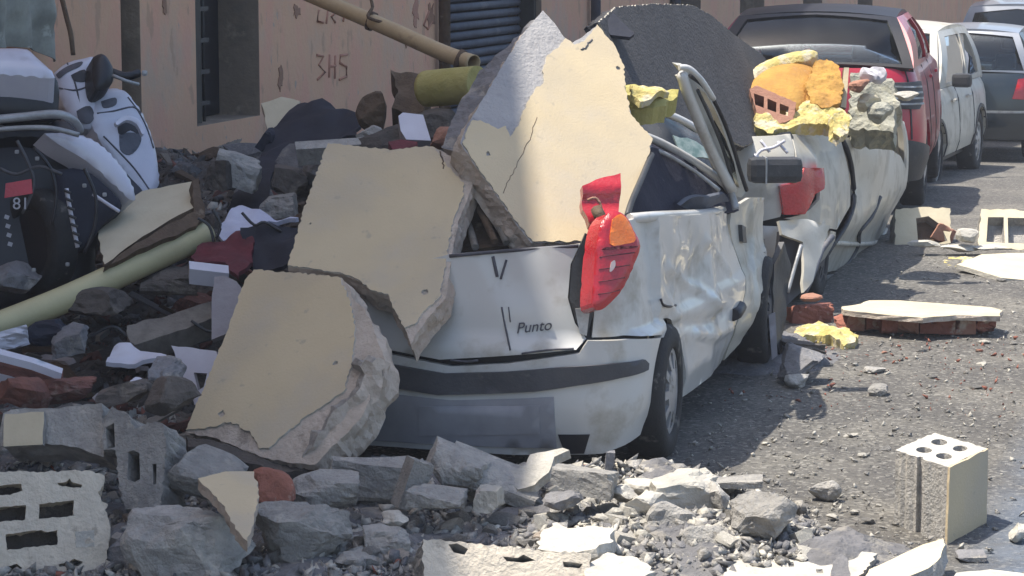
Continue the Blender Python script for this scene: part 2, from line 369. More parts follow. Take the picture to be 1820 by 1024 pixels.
def chunk(name, label, u, v, d, wpx, hpx, depth, m, seed, kind='rock', rot=(0, 0, 0), cat=None, **k):
    """a lump whose base centre is seen at pixel (u, v) at distance d"""
    if d is None:                       # standing on the ground as seen at (u, v)
        d = 7.5
        while d < 40:
            q = at(u, v, d)
            if q.z <= gz(q.x, q.y)-.004: break
            d += .02
    s = d/FPX; me = chunk_mesh(name, (wpx*s, depth, hpx*s), m, seed, kind, **k)
    o = link(name, me); o.location = at(u, v, d); o.rotation_euler = (R(rot[0]), R(rot[1]), PSI+R(rot[2]))
    return tag(o, label, cat or 'rubble')
# ------------------------------------------------------------------ SETTING: road, pavement
def strip(name, x0, x1, ys, dz, m, kind='structure', nx=2):
    V = []; F = []
    for y in ys:
        for i in range(nx+1): V.append((x0+(x1-x0)*i/nx, y, road_z(y)+dz))
    for j in range(len(ys)-1):
        for i in range(nx): a = j*(nx+1)+i; F.append((a, a+1, a+nx+2, a+nx+1))
    o = link(name, mesh(name, V, F, m)); tag(o, None, kind=kind); return o
ys = [-6, 0, 6, 9, 12, 15, 18, 19.5, 22, 26, 30, 36, 44, 60, 90, 140]
o = strip('road', -4.75, 14, ys, 0, 'asphalt'); o['label'] = 'dusty grey asphalt road strewn with crumbs of rubble'
V = []; F = []
def kerbstone(name, y0, y1):
    me = box_mesh(name, (-4.83, (y0+y1)/2, .06+road_z((y0+y1)/2)), (.16, y1-y0-.008, .14), 'sill_stone', bev=.008); return me
pv = strip('pavement', -6.4, -4.91, ys, .12, 'concrete_dark'); pv['label'] = 'grey pavement along the foot of the house front'
y = 6.0
while y < 30: o = link('kerb', kerbstone('kerb', y, y+1.2), pv); y += 1.2
# ------------------------------------------------------------------ SETTING: house front
WX = -6.4
bld = empty('house_front', (WX, 20, 0), 'peeling peach plastered house front behind the rubble and crushed cars', 'building')
def wallmap(x, y, d): return Vector((WX-d, x, y))          # x = world Y, y = world z
def rect(a, b, c, d): return [(a, c), (b, c), (b, d), (a, d)]
holes = [rect(wy(218), wy(252), .12, 2.6), rect(wy(350), wy(462), 1.02, 2.5), rect(wy(800), wy(962), .12, 2.8)]
for yy in (27.6, 31.5, 36, 41): holes.append(rect(yy, yy+1.6, .1 if yy in (31.5,) else .7, 2.4))
for yy in (9, 13, 17, 21, 26, 31, 36, 41): holes.append(rect(yy, yy+1.1, 4.2, 6.0))
for yy in (2, 5.5): holes.append(rect(yy, yy+1.1, 1.0, 2.6)); holes.append(rect(yy, yy+1.1, 4.2, 6.0))
prof = [(-6, -.3), (60, -2), (60, 9.0), (30, 9.0), (22, 9.2), (16, 9.5), (14, 9.9), (12.6, 10.3), (11.6, 10.6), (10.6, 10.85), (9, 11.1), (6, 11.2), (-6, 11.2)]  # unseen roofline, stepped and raised to place the edge of the house shadow
me = solid('wall', prof, wallmap, .32, ['wall_peach', 'patch_reveal', 'wall_peach'], step=.8, holes=holes, edge_step=.5, jit=.0, smooth=False, flip=False)
wall = wlink('wall', me, bld)
me = solid('roof_slab', [(WX-.33, -6), (WX-.33, 60), (WX-8, 60), (WX-8, -6)], lambda x, y, d: Vector((x, y, 8.8-d)), .25, 'concrete', step=0, edge_step=3, smooth=False); wlink('roof_slab', me, bld)
me = solid('inner_wall', [(-6, -.3), (60, -2), (60, 7.6), (-6, 7.6)], lambda x, y, d: Vector((WX-1.4-d, x, y)), .1, 'door_dark', step=0, edge_step=8, smooth=False); wlink('inner_wall', me, bld)
# dark door slot, window with grille and sill, roller shutter
y0, y1 = wy(218), wy(252)
wlink('door', box_mesh('door', (WX-.16, (y0+y1)/2, 1.36), (.06, y1-y0-.01, 2.48), 'door_dark'), bld)
y0, y1 = wy(350), wy(462)
win = wlink('window', box_mesh('window', (WX-.30, (y0+y1)/2, 1.76), (.03, y1-y0-.02, 1.46), 'black_clean'), bld)
def sub(name, me, part, root):      # sub-part: parent is a part of root; world coordinates
    me.transform(bpy_mat_cache[root.name]) if root.name in bpy_mat_cache else None
    return link(name, me, part)
for k in range(3):
    yy = y0+.06+(y1-y0)*k*.17
    sub('grille_bar', tube_mesh('grille_bar', [(WX-.13, yy, 1.02), (WX-.13, yy, 2.5)], .011, 'black_plastic', 6), win, bld)
for zz in (1.14, 1.34, 1.54, 1.74):
    sub('grille_bar', box_mesh('grille_bar', (WX-.13, y0+(y1-y0)*.24, zz), (.03, (y1-y0)*.44, .028), 'black_plastic'), win, bld)
sub('shutter_leaf', box_mesh('shutter_leaf', (WX-.06, y0+.09, 1.76), (.05, .14, 1.46), 'door_dark'), win, bld)
wlink('window_sill', box_mesh('window_sill', (WX-.17, (y0+y1)/2, 1.0), (.31, y1-y0-.01, .035), 'patch_reveal', bev=.006), bld)
y0, y1 = wy(800), wy(962)
sh = empty('roller_shutter', (WX, y0, .12), None, None); sh.parent = bld; sh.location = (0, y0-20, .12)
del_keys = [k for k in sh.keys()]
for k in range(33):
    zz = .16+k*.08
    me = tube_mesh('slat', [(-.20, .1, zz-.12), (-.20, y1-y0-.1, zz-.12)], .036, 'shutter_grey', 6, flat=1.0); link('slat', me, sh)
for yy in (.04, y1-y0-.04):
    link('guide_rail', box_mesh('guide_rail', (-.13, yy, 1.32), (.16, .075, 2.62), 'door_dark'), sh)
# pilaster, down pipes, plinth
for u in (776, 1046, 1190):
    yy = wy(u); wlink('down_pipe', tube_mesh('down_pipe', [(WX+.07, yy, .1), (WX+.07, yy, 8)], .05, 'shutter_grey' if u > 800 else 'wood_brown', 10), bld)
# small plaster losses, raised paint flakes left standing proud
rg = random.Random(5)
def flake(u, v, w_, h_, m, i, th=.006):
    c = onx(u, v, WX); pts = []
    for k in range(14):
        a = 2*math.pi*k/14; rr = rg.uniform(.45, 1.15); pts.append((c.y+math.cos(a)*w_*rr, c.z+math.sin(a)*h_*rr))
    me = solid('plaster_patch', pts, lambda x, y, d: Vector((WX+th-d, x, y)), th+.004, m, step=0, edge_step=.012, jit=.005, smooth=False, seed=i)
    wlink('plaster_patch', me, bld)
mat('patch_brown', (.33, .19, .12), (.27, .15, .10), .95, 12, .5, 40); mat('patch_grey', (.27, .24, .20), (.21, .18, .15), .95, 9, .5, 40); mat('patch_pink', (.44, .23, .16), (.38, .2, .14), .95, 9, .4, 40)
for i, (u, v, a, b, m) in enumerate([(498, 140, .05, .085, 'patch_brown'), (527, 20, .07, .06, 'patch_brown'), (292, 10, .04, .05, 'patch_brown'), (722, 70, .07, .07, 'patch_brown'), (765, 30, .10, .12, 'patch_brown'), (738, 22, .08, .12, 'patch_pink'), (325, 290, .10, .07, 'patch_grey'), (395, 285, .45, .13, 'patch_grey')]):
    flake(u, v, a, b, m, i)
# graffiti strokes as thin painted lines
def stroke(pts, r=.010, m='graffiti'):
    return tube_mesh('graffiti_stroke', [onx(u, v, WX)+Vector((.002, 0, 0)) for u, v in pts], r, m, 5)
for s in ([(562, 98), (574, 100), (566, 115), (577, 128), (563, 142)], [(585, 97), (584, 138)], [(595, 99), (594, 140)], [(617, 97), (604, 99), (603, 112), (615, 118), (615, 136), (602, 142)], [(585, 118), (596, 117)],
          [(566, 18), (563, 38), (574, 40)], [(582, 20), (579, 42)], [(596, 22), (588, 30), (595, 40)], [(612, 20), (609, 38)], [(762, 20), (752, 45), (760, 52), (768, 38)]):
    wlink('graffiti_stroke', stroke(s), bld)
# far street ending so that nothing is blank behind the last car
fb = empty('far_house', (-6.4, 62, road_z(62)), 'pale grey house at the far end of the street', 'building')
me = solid('wall', rect(-6.4, 9, -1, 7.2), lambda x, y, d: Vector((x, 62+d, y+road_z(62))), .4, 'silver_paint' if False else 'concrete_light', step=0, edge_step=2, holes=[rect(-4.5+k*3, -3.2+k*3, .9, 2.4) for k in range(4)], smooth=False); wlink('wall', me, fb)
for k in range(4): wlink('window', box_mesh('window', (-3.85+k*3, 62.2, 1.65+road_z(62)), (1.28, .06, 1.48), 'shutter_grey'), fb)
def smooth2(P):
    q = smooth_path([(a, b, 0) for a, b in P+[P[0]]], 3)[:-1]; return [(p.x, p.y) for p in q]
dome = lambda cx, cy, s_, h: (lambda x, y: h*(1-min(1, ((x-cx)/s_)**2+((y-cy)/s_)**2)))
def shell(name, pts, anchors, th, m, root, h=.05, **k):
    to2, mp, n = planef(*[at(*a) for a in anchors]); P = [to2(*p) for p in pts]
    cx = sum(p[0] for p in P)/len(P); cy = sum(p[1] for p in P)/len(P); sx = max(abs(p[0]-cx) for p in P); sy = max(abs(p[1]-cy) for p in P)
    P = smooth2(P); A = np.array(resample(P, .008))
    def bl(x, y):
        dd = math.sqrt(np.min((A[:, 0]-x)**2+(A[:, 1]-y)**2)); q = min(1, dd/(h*2.2)); return h*(math.sqrt(1-(1-q)**2)-1)
    me = solid(name, P, lambda x, y, d: mp(x, y, d-bl(x, y)-h*0), th, m, step=.022, edge_step=.02, **k); return wlink(name, me, root), to2, (lambda x, y, d: mp(x, y, d-bl(x, y)))
# ------------------------------------------------------------------ CARS
class CarSurf:
    """vertical car skin: plan outline (half, rear centre -> front centre), tumblehome inset, dents"""
    def __init__(s, origin, yaw, W, L, inset, dent=None, rear=(.0, .015, .06, .14, .28, .5)):
        h = W/2; q = [(0, rear[0]), (h*.5, rear[1]), (h*.76, rear[2]), (h*.90, rear[3]), (h*.975, rear[4]), (h, rear[5])]
        y = .9
        while y < L-.9: q.append((h, y)); y += .5
        q += [(h*.985, L-.55), (h*.93, L-.30), (h*.80, L-.13), (h*.5, L-.03), (0, L)]
        q3 = smooth_path([(a, b, 0) for a, b in q], 4); s.q = [(p.x, p.y) for p in q3]
        s.T = [0]
        for a, b in zip(s.q, s.q[1:]): s.T.append(s.T[-1]+math.dist(a, b))
        s.o = Vector(origin); s.c, s.s = math.cos(yaw), math.sin(yaw); s.inset = inset; s.dent = dent or (lambda t, z: 0); s.L = L; s.W = W
    def plan(s, t):
        sg = 1 if t >= 0 else -1; t = min(abs(t), s.T[-1]-1e-6); i = 0
        lo, hi = 0, len(s.T)-1
        while hi-lo > 1:
            m = (lo+hi)//2
            if s.T[m] <= t: lo = m
            else: hi = m
        f = (t-s.T[lo])/(s.T[hi]-s.T[lo]); a, b = s.q[lo], s.q[hi]
        def nrm(i):
            i0, i1 = max(i-1, 0), min(i+1, len(s.q)-1); dx, dy = s.q[i1][0]-s.q[i0][0], s.q[i1][1]-s.q[i0][1]; l = math.hypot(dx, dy); return dy/l, -dx/l
        n0, n1 = nrm(lo), nrm(hi); nx, ny = n0[0]+(n1[0]-n0[0])*f, n0[1]+(n1[1]-n0[1])*f
        if lo == 0 and f < .01: nx, ny = 0, -1
        return sg*(a[0]+(b[0]-a[0])*f), a[1]+(b[1]-a[1])*f, sg*nx, ny
    def y2t(s, y):
        for i in range(len(s.q)-1):
            if s.q[i][1] <= y <= s.q[i+1][1]:
                f = (y-s.q[i][1])/((s.q[i+1][1]-s.q[i][1]) or 1); return s.T[i]+(s.T[i+1]-s.T[i])*f
        return s.T[-1]
    def map(s, t, z, d=0):
        x, y, nx, ny = s.plan(t); k = -s.inset(t, z)+s.dent(t, z)-d
        x += nx*k; y += ny*k
        return Vector((s.o.x+x*s.c-y*s.s, s.o.y+x*s.s+y*s.c, s.o.z+z))
    def tz(s, u, v):
        r = ray(u, v); best = (0, 0); z = .5; ts = [i*s.T[-1]/90 for i in range(-89, 90)]
        for it in range(3):
            P = [s.map(t, z-s.o.z, s.dent(t, z-s.o.z)) for t in ts]; bl = 1e9
            for i in range(len(P)-1):
                ax, ay, bx, by = P[i].x-CAM.x, P[i].y-CAM.y, P[i+1].x-CAM.x, P[i+1].y-CAM.y
                den = r.x*(by-ay)-r.y*(bx-ax)
                if abs(den) < 1e-12: continue
                lam = (ax*(by-ay)-ay*(bx-ax))/den; mu = (ax*r.y-ay*r.x)/den
                if lam > 0 and -1e-6 <= mu <= 1+1e-6 and lam < bl: bl = lam; best = (ts[i]+(ts[i+1]-ts[i])*mu, CAM.z+r.z*lam)
            if bl == 1e9:      # beside the silhouette: nearest edge
                j = min(range(len(P)), key=lambda k: abs((P[k]-CAM).cross(Vector(r)).z)/ (P[k]-CAM).length); lam = (P[j]-CAM).length/r.length; best = (ts[j], CAM.z+r.z*lam)
            z = best[1]
        return best[0], best[1]-s.o.z
def arch(tc, zc, r, a0, a1, k=10): return [(tc+r*math.cos(R(a0+(a1-a0)*i/k)), zc+r*math.sin(R(a0+(a1-a0)*i/k))) for i in range(k+1)]
def wheel(parent, loc, r, wd, side, rim='wheel_silver', lean=(0, 0)):
    """wheel = Empty part > tyre, rim ; axis along x, outer side = side"""
    e = bpy.data.objects.new('wheel', None); COL.objects.link(e); e.parent = parent; e.location = loc; e.rotation_euler = (0, R(lean[0]), R(lean[1]))
    prof = [(.66, -.5), (.80, -.52), (.95, -.48), (1, -.36), (1, .36), (.95, .48), (.80, .52), (.66, .5), (.64, .40), (.64, -.4)]
    V = []; F = []; N = 40; K = len(prof)
    for i in range(N):
        a = 2*math.pi*i/N
        for rr, x in prof: V.append((x*wd*side, math.cos(a)*rr*r, math.sin(a)*rr*r))
    for i in range(N):
        j = (i+1) % N
        for k in range(K): F.append((i*K+k, j*K+k, j*K+(k+1) % K, i*K+(k+1) % K))
    link('tyre', mesh('tyre', V, F, 'rubber', None, True), e)
    # rim: dished disc with spokes openings
    V = []; F = []; R0 = r*.65; S = 9
    outl = [(math.cos(2*math.pi*i/54)*R0, math.sin(2*math.pi*i/54)*R0) for i in range(54)]
    hs = []
    for q in range(S):
        a = 2*math.pi*q/S; da = .22
        hs.append([(math.cos(a-da)*R0*.86, math.sin(a-da)*R0*.86), (math.cos(a)*R0*.9, math.sin(a)*R0*.9), (math.cos(a+da)*R0*.86, math.sin(a+da)*R0*.86), (math.cos(a+da*.8)*R0*.52, math.sin(a+da*.8)*R0*.52), (math.cos(a-da*.8)*R0*.52, math.sin(a-da*.8)*R0*.52)])
    me = solid('rim', outl, lambda x, y, d: Vector(((wd*.50+.012*math.cos(min(1, math.hypot(x, y)/R0)*math.pi)-d)*side, x, y)), .02, rim, step=.045, holes=hs, edge_step=.03); link('rim', me, e)
    link('hub', tube_mesh('hub', [(-wd*.3*side, 0, 0), (wd*.2*side, 0, 0)], R0*.95, 'black_clean', 20), e)
    return e
# ---- the crushed white hatchback in front
C1O = (-3.2, 9.68, 0)
car1 = empty('crushed_hatchback', C1O, 'crushed white hatchback in front with cream wall slabs on its roof and tailgate', 'car')
def inset1(t, z):
    k = 0.0 if z < .585 else .035+.11*max(0, z-.585)
    if abs(t) > 1.2 and z > .585: k = .012+.06*max(0, z-.585)
    if z < .3: k += (.3-z)*.25
    return k
def dent1(t, z):
    q = 0
    if t > .95:
        a = min(1, (t-.95)/.5)
        q += a*.022*nz(t, z, 1.9, 3)*min(1, max(0, (z-.25)/.2))+a*.005*nz(t, z*1.6, 5.5, 5)
        q -= a*.008*(1-abs(nz(t, z*1.3, 3.1, 15))*3.2)*(abs(nz(t, z*1.3, 3.1, 15)) < .31)
        q -= .035*math.exp(-((t-1.75)/.42)**2-((z-.70)/.13)**2)
        q += .028*math.exp(-((t-2.15)/.10)**2-((z-.62)/.25)**2)
        q += .016*math.exp(-(((t-1.45)+(z-.62)*1.5)/.05)**2)*math.exp(-((z-.62)/.12)**2)
    if t > 2.3: q += -.03*(t-2.3)+.025*math.sin((z+.1)*9+t)*min(1, (t-2.3)/.4)
    if abs(t) <= .95: q += .016*nz(t, z, 3.0, 9)+.005*nz(t, z, 9, 12)-.02*math.exp(-((t+.35)/.2)**2-((z-.68)/.12)**2)
    return q
RIDGE = []
def dentR(t, z):
    q = dent1(t, z)
    for pts, w_, h_ in RIDGE:
        if t < pts[0][2]-.3 or t > pts[0][3]+.3: continue
        best = 1e9
        for a, b in zip(pts, pts[1:]):
            dx, dy = b[0]-a[0], b[1]-a[1]; f = max(0, min(1, ((t-a[0])*dx+(z-a[1])*dy)/(dx*dx+dy*dy+1e-9))); best = min(best, math.hypot((t-a[0]-f*dx)*.6, z-a[1]-f*dy))
        q += h_*max(0, 1-best/w_)**1.5
    return q
S1c = CarSurf(C1O, 0, 1.64, 3.75, inset1, dentR)
P1 = S1c.tz
rr_ = []
for px_, w_, h_ in (([(1192, 476), (1204, 488), (1207, 518)], .035, .022), ([(1214, 484), (1222, 500), (1245, 514), (1262, 530), (1276, 554)], .035, .024), ([(1250, 428), (1268, 436), (1282, 456), (1296, 482)], .03, .016), ([(1180, 566), (1210, 578), (1250, 574), (1290, 556)], .05, -.022), ([(1300, 585), (1270, 598), (1240, 592)], .04, .02), ([(1346, 372), (1356, 430), (1346, 490), (1340, 550)], .05, .024), ([(1205, 400), (1240, 440), (1235, 500)], .09, -.014)):
    q = [P1(*p) for p in px_]; a_, b_ = min(p[0] for p in q), max(p[0] for p in q); rr_.append(([(p[0], p[1], a_, b_) for p in q], w_, h_))
RIDGE.extend(rr_)
def c1(name, outline, m='white_paint', off=0, thick=.02, step=.045, **k):
    mp = lambda x, y, d: S1c.map(x, y, d-off)
    return wlink(name, solid(name, outline, mp, thick, m, step=step, **k), car1)
yr, yf, rw = .66, 3.10, .285
tr_, tf_ = S1c.y2t(yr), S1c.y2t(yf)
# dark inner shell
sh_o = [(-S1c.T[-1]+.02, .2)]+[(-tf_-.33, .2)]+arch(-tf_, .28, .33, 180, 0, 6)+arch(-tr_, .28, .33, 180, 0, 6)+arch(tr_, .28, .33, 180, 0, 6)+arch(tf_, .28, .33, 180, 0, 6)+[(tf_+.34, .2), (S1c.T[-1]-.02, .2), (S1c.T[-1]-.02, .55), (3.9, .6), (3.2, .8), (.8, .86), (.3, .86), (-.1, .84), (-.5, .70), (-1.0, .66), (-3.2, .7), (-3.9, .6), (-S1c.T[-1]+.02, .55)]
c1('inner_shell', sh_o, 'black_clean', off=-.055, thick=.01, step=.12)
top_r = [P1(1128, 389), P1(1165, 385), P1(1215, 383), P1(1262, 380), P1(1304, 374)]
seam = [P1(1309, 400), P1(1316, 440), P1(1321, 480), P1(1319, 530), P1(1306, 580)]
ts = seam[-1][0]
c1('rear_wing', [P1(1082, 420)]+[P1(1100, 395)]+top_r+seam+[(ts-.03, .19)]+arch(tr_, .28, .315, -16, 90, 9)+[P1(1185, 594), P1(1120, 598), P1(1052, 600), P1(1056, 560), P1(1062, 500), P1(1068, 460)], step=.024, edge_step=.04)
seam2 = [(a+.03, b) for a, b in seam]
c1('door', [P1(1312, 374), P1(1340, 352), P1(1372, 352), P1(1390, 385), P1(1391, 430), P1(1386, 480)][:]+[(3.35, .42), (3.05, .22), (ts+.05, .19)]+seam2[::-1], 'white_paint_dusty', step=.028, edge_step=.04)
c1('door_handle', [P1(1326, 400), P1(1336, 404), P1(1336, 432), P1(1327, 430)], 'black_plastic', off=.02, thick=.02, step=.05)
for seg in ([(1312, 545), (1306, 556), (1300, 560)],):
    wlink('torn_hole', tube_mesh('torn_hole', [S1c.map(*P1(u, v), -.004) for u, v in seg], .03, 'black_clean', 8), car1)
wlink('filler_flap_gap', tube_mesh('filler_flap_gap', smooth_path([S1c.map(*P1(u, v), -.003) for u, v in [(1174, 532), (1180, 541), (1192, 545), (1206, 543)]], 3), .006, 'black_clean', 6), car1)
wlink('waist_edge', tube_mesh('waist_edge', smooth_path([S1c.map(a, b, .022) for a, b in top_r], 3), .022, 'white_paint', 8), car1)
# left side, hidden by the slabs but there
c1('left_wing', [(-.95, .60), (-.95, .66), (-ts, .74), (-ts, .19)]+arch(-tr_, .28, .315, 196, 90, 8)[::1], 'white_paint_dusty')
c1('left_door', [(-ts-.03, .19), (-ts-.03, .74), (-3.2, .70), (-3.2, .2)], 'white_paint_dusty')
c1('front_wing', [(3.9, .25), (3.9, .55), (3.42, .66), (3.42, .62)]+arch(tf_, .28, .33, 70, 10, 6)[1:], 'white_paint_dusty')
# tailgate, bumper and lamps
gate = [(-.66, .575), (-.70, .66), (-.60, .74), (-.42, .80), P1(800, 452), P1(900, 444), P1(1000, 437), P1(1031, 434), P1(1014, 470), P1(1009, 530), P1(1022, 575), P1(1042, 602), P1(1024, 622), P1(900, 632), P1(780, 640)]
g_ = c1('tailgate', gate)
for s_, r_ in (([(893, 545), (899, 580), (908, 622)], .004), ([(905, 545), (908, 572)], .0025), ([(928, 628), (975, 622), (1020, 620)], .0045), ([(800, 640), (830, 643), (850, 640)], .005), ([(876, 456), (884, 492)], .007), ([(900, 462), (890, 496)], .005), ([(800, 455), (900, 446), (1028, 437)], .008)):
    sub('crease', tube_mesh('crease', smooth_path([S1c.map(*P1(u, v), -.002) for u, v in s_], 3), r_, 'print_dark', 6), g_, car1)
a = P1(918, 592); b = P1(978, 586)
fc = bpy.data.curves.new('badge_lettering', 'FONT'); fc.body = 'Punto'; fc.size = .085; fc.extrude = .003; fc.shear = .35; fc.materials.append(M['print_dark'])
fo = bpy.data.objects.new('badge_lettering', fc); COL.objects.link(fo); fo.parent = g_
pa, pb = S1c.map(*a, -.004), S1c.map(*b, -.004); ex = (pb-pa).normalized(); ez = Vector((0, 0, 1)); ez = (ez-ex*ez.dot(ex)).normalized(); en = ex.cross(ez)
fo_m = Matrix.Translation(-Vector(C1O)) @ Matrix.Translation(pa) @ Matrix((ex, ez, en)).transposed().to_4x4(); fc.size = (pb-pa).length/2.3
def text_mesh(fo, fc, matname):
    bpy.context.view_layer.update(); me = bpy.data.meshes.new_from_object(fo); me.materials.clear(); me.materials.append(M[matname]); bpy.data.objects.remove(fo); bpy.data.curves.remove(fc); return me
me = text_mesh(fo, fc, 'print_dark'); fo = link('badge_lettering', me, g_); fo.matrix_local = fo_m
bump_o = [(-1.6, .57), (-.7, .565), P1(800, 652), P1(900, 646), P1(1030, 628), P1(1045, 606), P1(1120, 603), P1(1186, 599)]+arch(tr_, .28, .315, 97, 188, 9)+[(.95, .16), (.7, .11), (.3, .10), (-.7, .10), (-1.3, .2)]
c1('rear_bumper', bump_o, 'white_paint', off=.0, thick=.03)
c1('bumper_strip', [(-1.3, .50), (-.6, .505), P1(790, 664), P1(900, 660), P1(1000, 652), P1(1090, 645), P1(1143, 639), P1(1150, 646), P1(1148, 657), P1(1100, 671), P1(1030, 684), P1(950, 695), P1(860, 700), P1(780, 702), (-.6, .40), (-1.3, .40)], 'bumper_trim', off=.016, thick=.03, step=.04)
c1('bumper_shade_panel', [(-.72, .36), P1(800, 712), P1(985, 705), P1(990, 796), (-.1, .125), (-.72, .12)], 'plate_grey', off=.008, thick=.02)  # added grey panel, its colour stands in for shade on the lower bumper
c1('number_plate', [P1(745, 722), P1(960, 720), P1(960, 770), P1(745, 774)], 'plate_grey', off=.012, thick=.008)
c1('tow_cover', [P1(992, 772), P1(1048, 772), P1(1038, 806), P1(1004, 806)], 'black_clean', off=.006, thick=.015)
c1('lamp_recess', [P1(1040, 415), P1(1062, 425), P1(1060, 470), P1(1054, 560), P1(1042, 598), P1(1024, 572), P1(1012, 530), P1(1016, 470)], 'black_plastic', off=.008, thick=.03)
c1('lamp_bracket', [P1(1022, 548), P1(1048, 545), P1(1042, 596), P1(1030, 592)], 'bare_metal', off=.02, thick=.01)
# tail lamp hanging forward out of its recess
lamp = [(1085, 378), (1100, 374), (1118, 385), (1130, 408), (1142, 436), (1130, 470), (1108, 515), (1080, 545), (1064, 550), (1056, 538), (1058, 490), (1064, 430), (1072, 395)]
LA = [(1060, 540, 10.02), (1085, 380, 10.10), (1142, 436, 10.14)]
lm, to2, mpl = shell('tail_lamp', lamp, LA, .11, 'red_lens', car1, .018)
def on_lamp(name, pts, m, off=.003): return sub(name, solid(name, smooth2([to2(*p) for p in pts]), lambda x, y, d: mpl(x, y, d-off), .006, m, step=.015, edge_step=.012), lm, car1)
on_lamp('indicator_lens', [(1088, 390), (1103, 380), (1118, 394), (1130, 426), (1110, 434), (1084, 434)], 'orange_lens', .004)
on_lamp('reversing_lens', [(1086, 466), (1092, 463), (1093, 473), (1087, 482), (1083, 482)], 'clear_lens', .004)
on_lamp('lens_gap', [(1074, 440), (1128, 437), (1127, 441), (1074, 444)], 'maroon_cloth', .004)
for k in range(4):
    v0 = 452+k*22; sub('lens_rib', tube_mesh('lens_rib', [mpl(*to2(1066-k*.8, v0+5), -.001), mpl(*to2(1085, v0+2), -.001), mpl(*to2(1128-k*8.2, v0-3), -.001)], .0022, 'maroon_cloth', 5), lm, car1)
br = px_plate('broken_lens', None, None, [(1034, 332), (1060, 318), (1104, 306), (1103, 345), (1098, 382), (1080, 380), (1068, 412), (1048, 400), (1036, 372)], [(1040, 400, 10.35), (1034, 332, 10.4), (1104, 306, 10.45)], .05, 'red_lens', car1, bump=lambda x, y: .012*math.sin(x*50), step=.03, jit=.003)
wlink('lens_crack', tube_mesh('lens_crack', smooth_path([at(1044, 356, 10.33), at(1058, 352, 10.33), at(1068, 366, 10.33), at(1066, 392, 10.33)], 3), .006, 'terracotta', 6), car1)
wlink('bulb_holder', tube_mesh('bulb_holder', [at(1060, 372, 10.34), at(1070, 392, 10.30)], .025, 'wood_brown', 8), car1)
# wheels
wheel(car1, (.745, yr, rw), rw, .17, 1, lean=(0, 3)); wheel(car1, (-.745, yr, rw), rw, .17, -1)
wheel(car1, (.72, yf-.06, rw), rw, .16, 1, rim='bumper_trim', lean=(0, 4)); wheel(car1, (-.74, yf, rw), rw, .17, -1)
for y in (yr, yf): wlink('wheel_housing', box_mesh('wheel_housing', (C1O[0], C1O[1]+y, .40), (1.36, .72, .42), 'black_clean'), car1)
wlink('floor_pan', box_mesh('floor_pan', (C1O[0], C1O[1]+1.85, .27), (1.46, 3.3, .12), 'black_clean'), car1)
# interior and crushed cabin
for x in (-.36, .36):
    wlink('seat', box_mesh('seat', (C1O[0]+x, C1O[1]+1.75, .62), (.5, .22, .62), 'navy_fabric', rot=Matrix.Rotation(R(12), 3, 'X'), bev=.07), car1)
wlink('rear_bench', box_mesh('rear_bench', (C1O[0], C1O[1]+.85, .62), (1.3, .18, .5), 'navy_fabric', bev=.06), car1)
wv = lambda x, y: .02*nz(x, y, 6, 2)+.012*nz(x, y, 14, 4)
px_plate('headlining', None, None, [(1112, 392), (1128, 300), (1158, 262), (1200, 275), (1255, 310), (1300, 345), (1310, 376), (1215, 392), (1150, 394)], [(1120, 392, 10.9), (1160, 262, 11.5), (1300, 350, 12.2)], .03, 'navy_fabric', car1, bump=wv, step=.07)
px_plate('seat_belt', None, None, [(1210, 366), (1240, 348), (1290, 345), (1296, 358), (1262, 366), (1235, 380)], [(1210, 370, 11.4), (1240, 346, 11.5), (1296, 358, 11.9)], .02, 'shutter_grey', car1, bump=wv, step=.04)
px_plate('windscreen', None, None, [(1126, 206), (1188, 208), (1250, 242), (1284, 285), (1300, 332), (1235, 290), (1165, 252), (1140, 246)], [(1126, 230, 12.3), (1188, 206, 12.6), (1296, 325, 12.5)], .012, 'glass_teal', car1, bump=wv, step=.07)
px_plate('dashboard', None, None, [(1130, 215), (1190, 215), (1290, 290), (1300, 345), (1240, 300), (1160, 262)], [(1130, 230, 12.8), (1190, 210, 13.0), (1296, 325, 12.9)], .05, 'navy_fabric', car1, bump=wv, step=.08)
mat('pale_dash', (.35, .42, .42), (.12, .2, .2), .5, 20)
px_plate('shattered_glass', None, None, [(1196, 240), (1222, 245), (1252, 262), (1262, 282), (1235, 280), (1205, 262)], [(1196, 250, 12.35), (1222, 240, 12.4), (1262, 282, 12.4)], .01, 'pale_dash', car1, step=.04, jit=.01)
def ptube(name, pts, r, m, root, seg=8, flat=1., k=4): return wlink(name, tube_mesh(name, smooth_path([at(*p) for p in pts], k), r, m, seg, flat), root)
ptube('roof_frame', [(1110, 206, 12.0), (1150, 199, 12.1), (1192, 205, 12.2), (1240, 230, 12.3), (1274, 262, 12.3), (1294, 305, 12.2)], .018, 'white_paint', car1)
ptube('roof_rail', [(1140, 240, 11.7), (1175, 254, 11.8), (1225, 282, 11.9), (1270, 312, 12.0), (1304, 342, 12.1)], .020, 'white_paint', car1)
ptube('roof_rail', [(1150, 262, 11.5), (1185, 275, 11.6), (1235, 305, 11.8), (1278, 338, 11.9)], .010, 'bare_metal', car1)
ptube('window_seal', [(1112, 395, 10.5), (1122, 360, 10.6), (1140, 318, 10.8), (1158, 275, 11.0)], .014, 'black_plastic', car1)
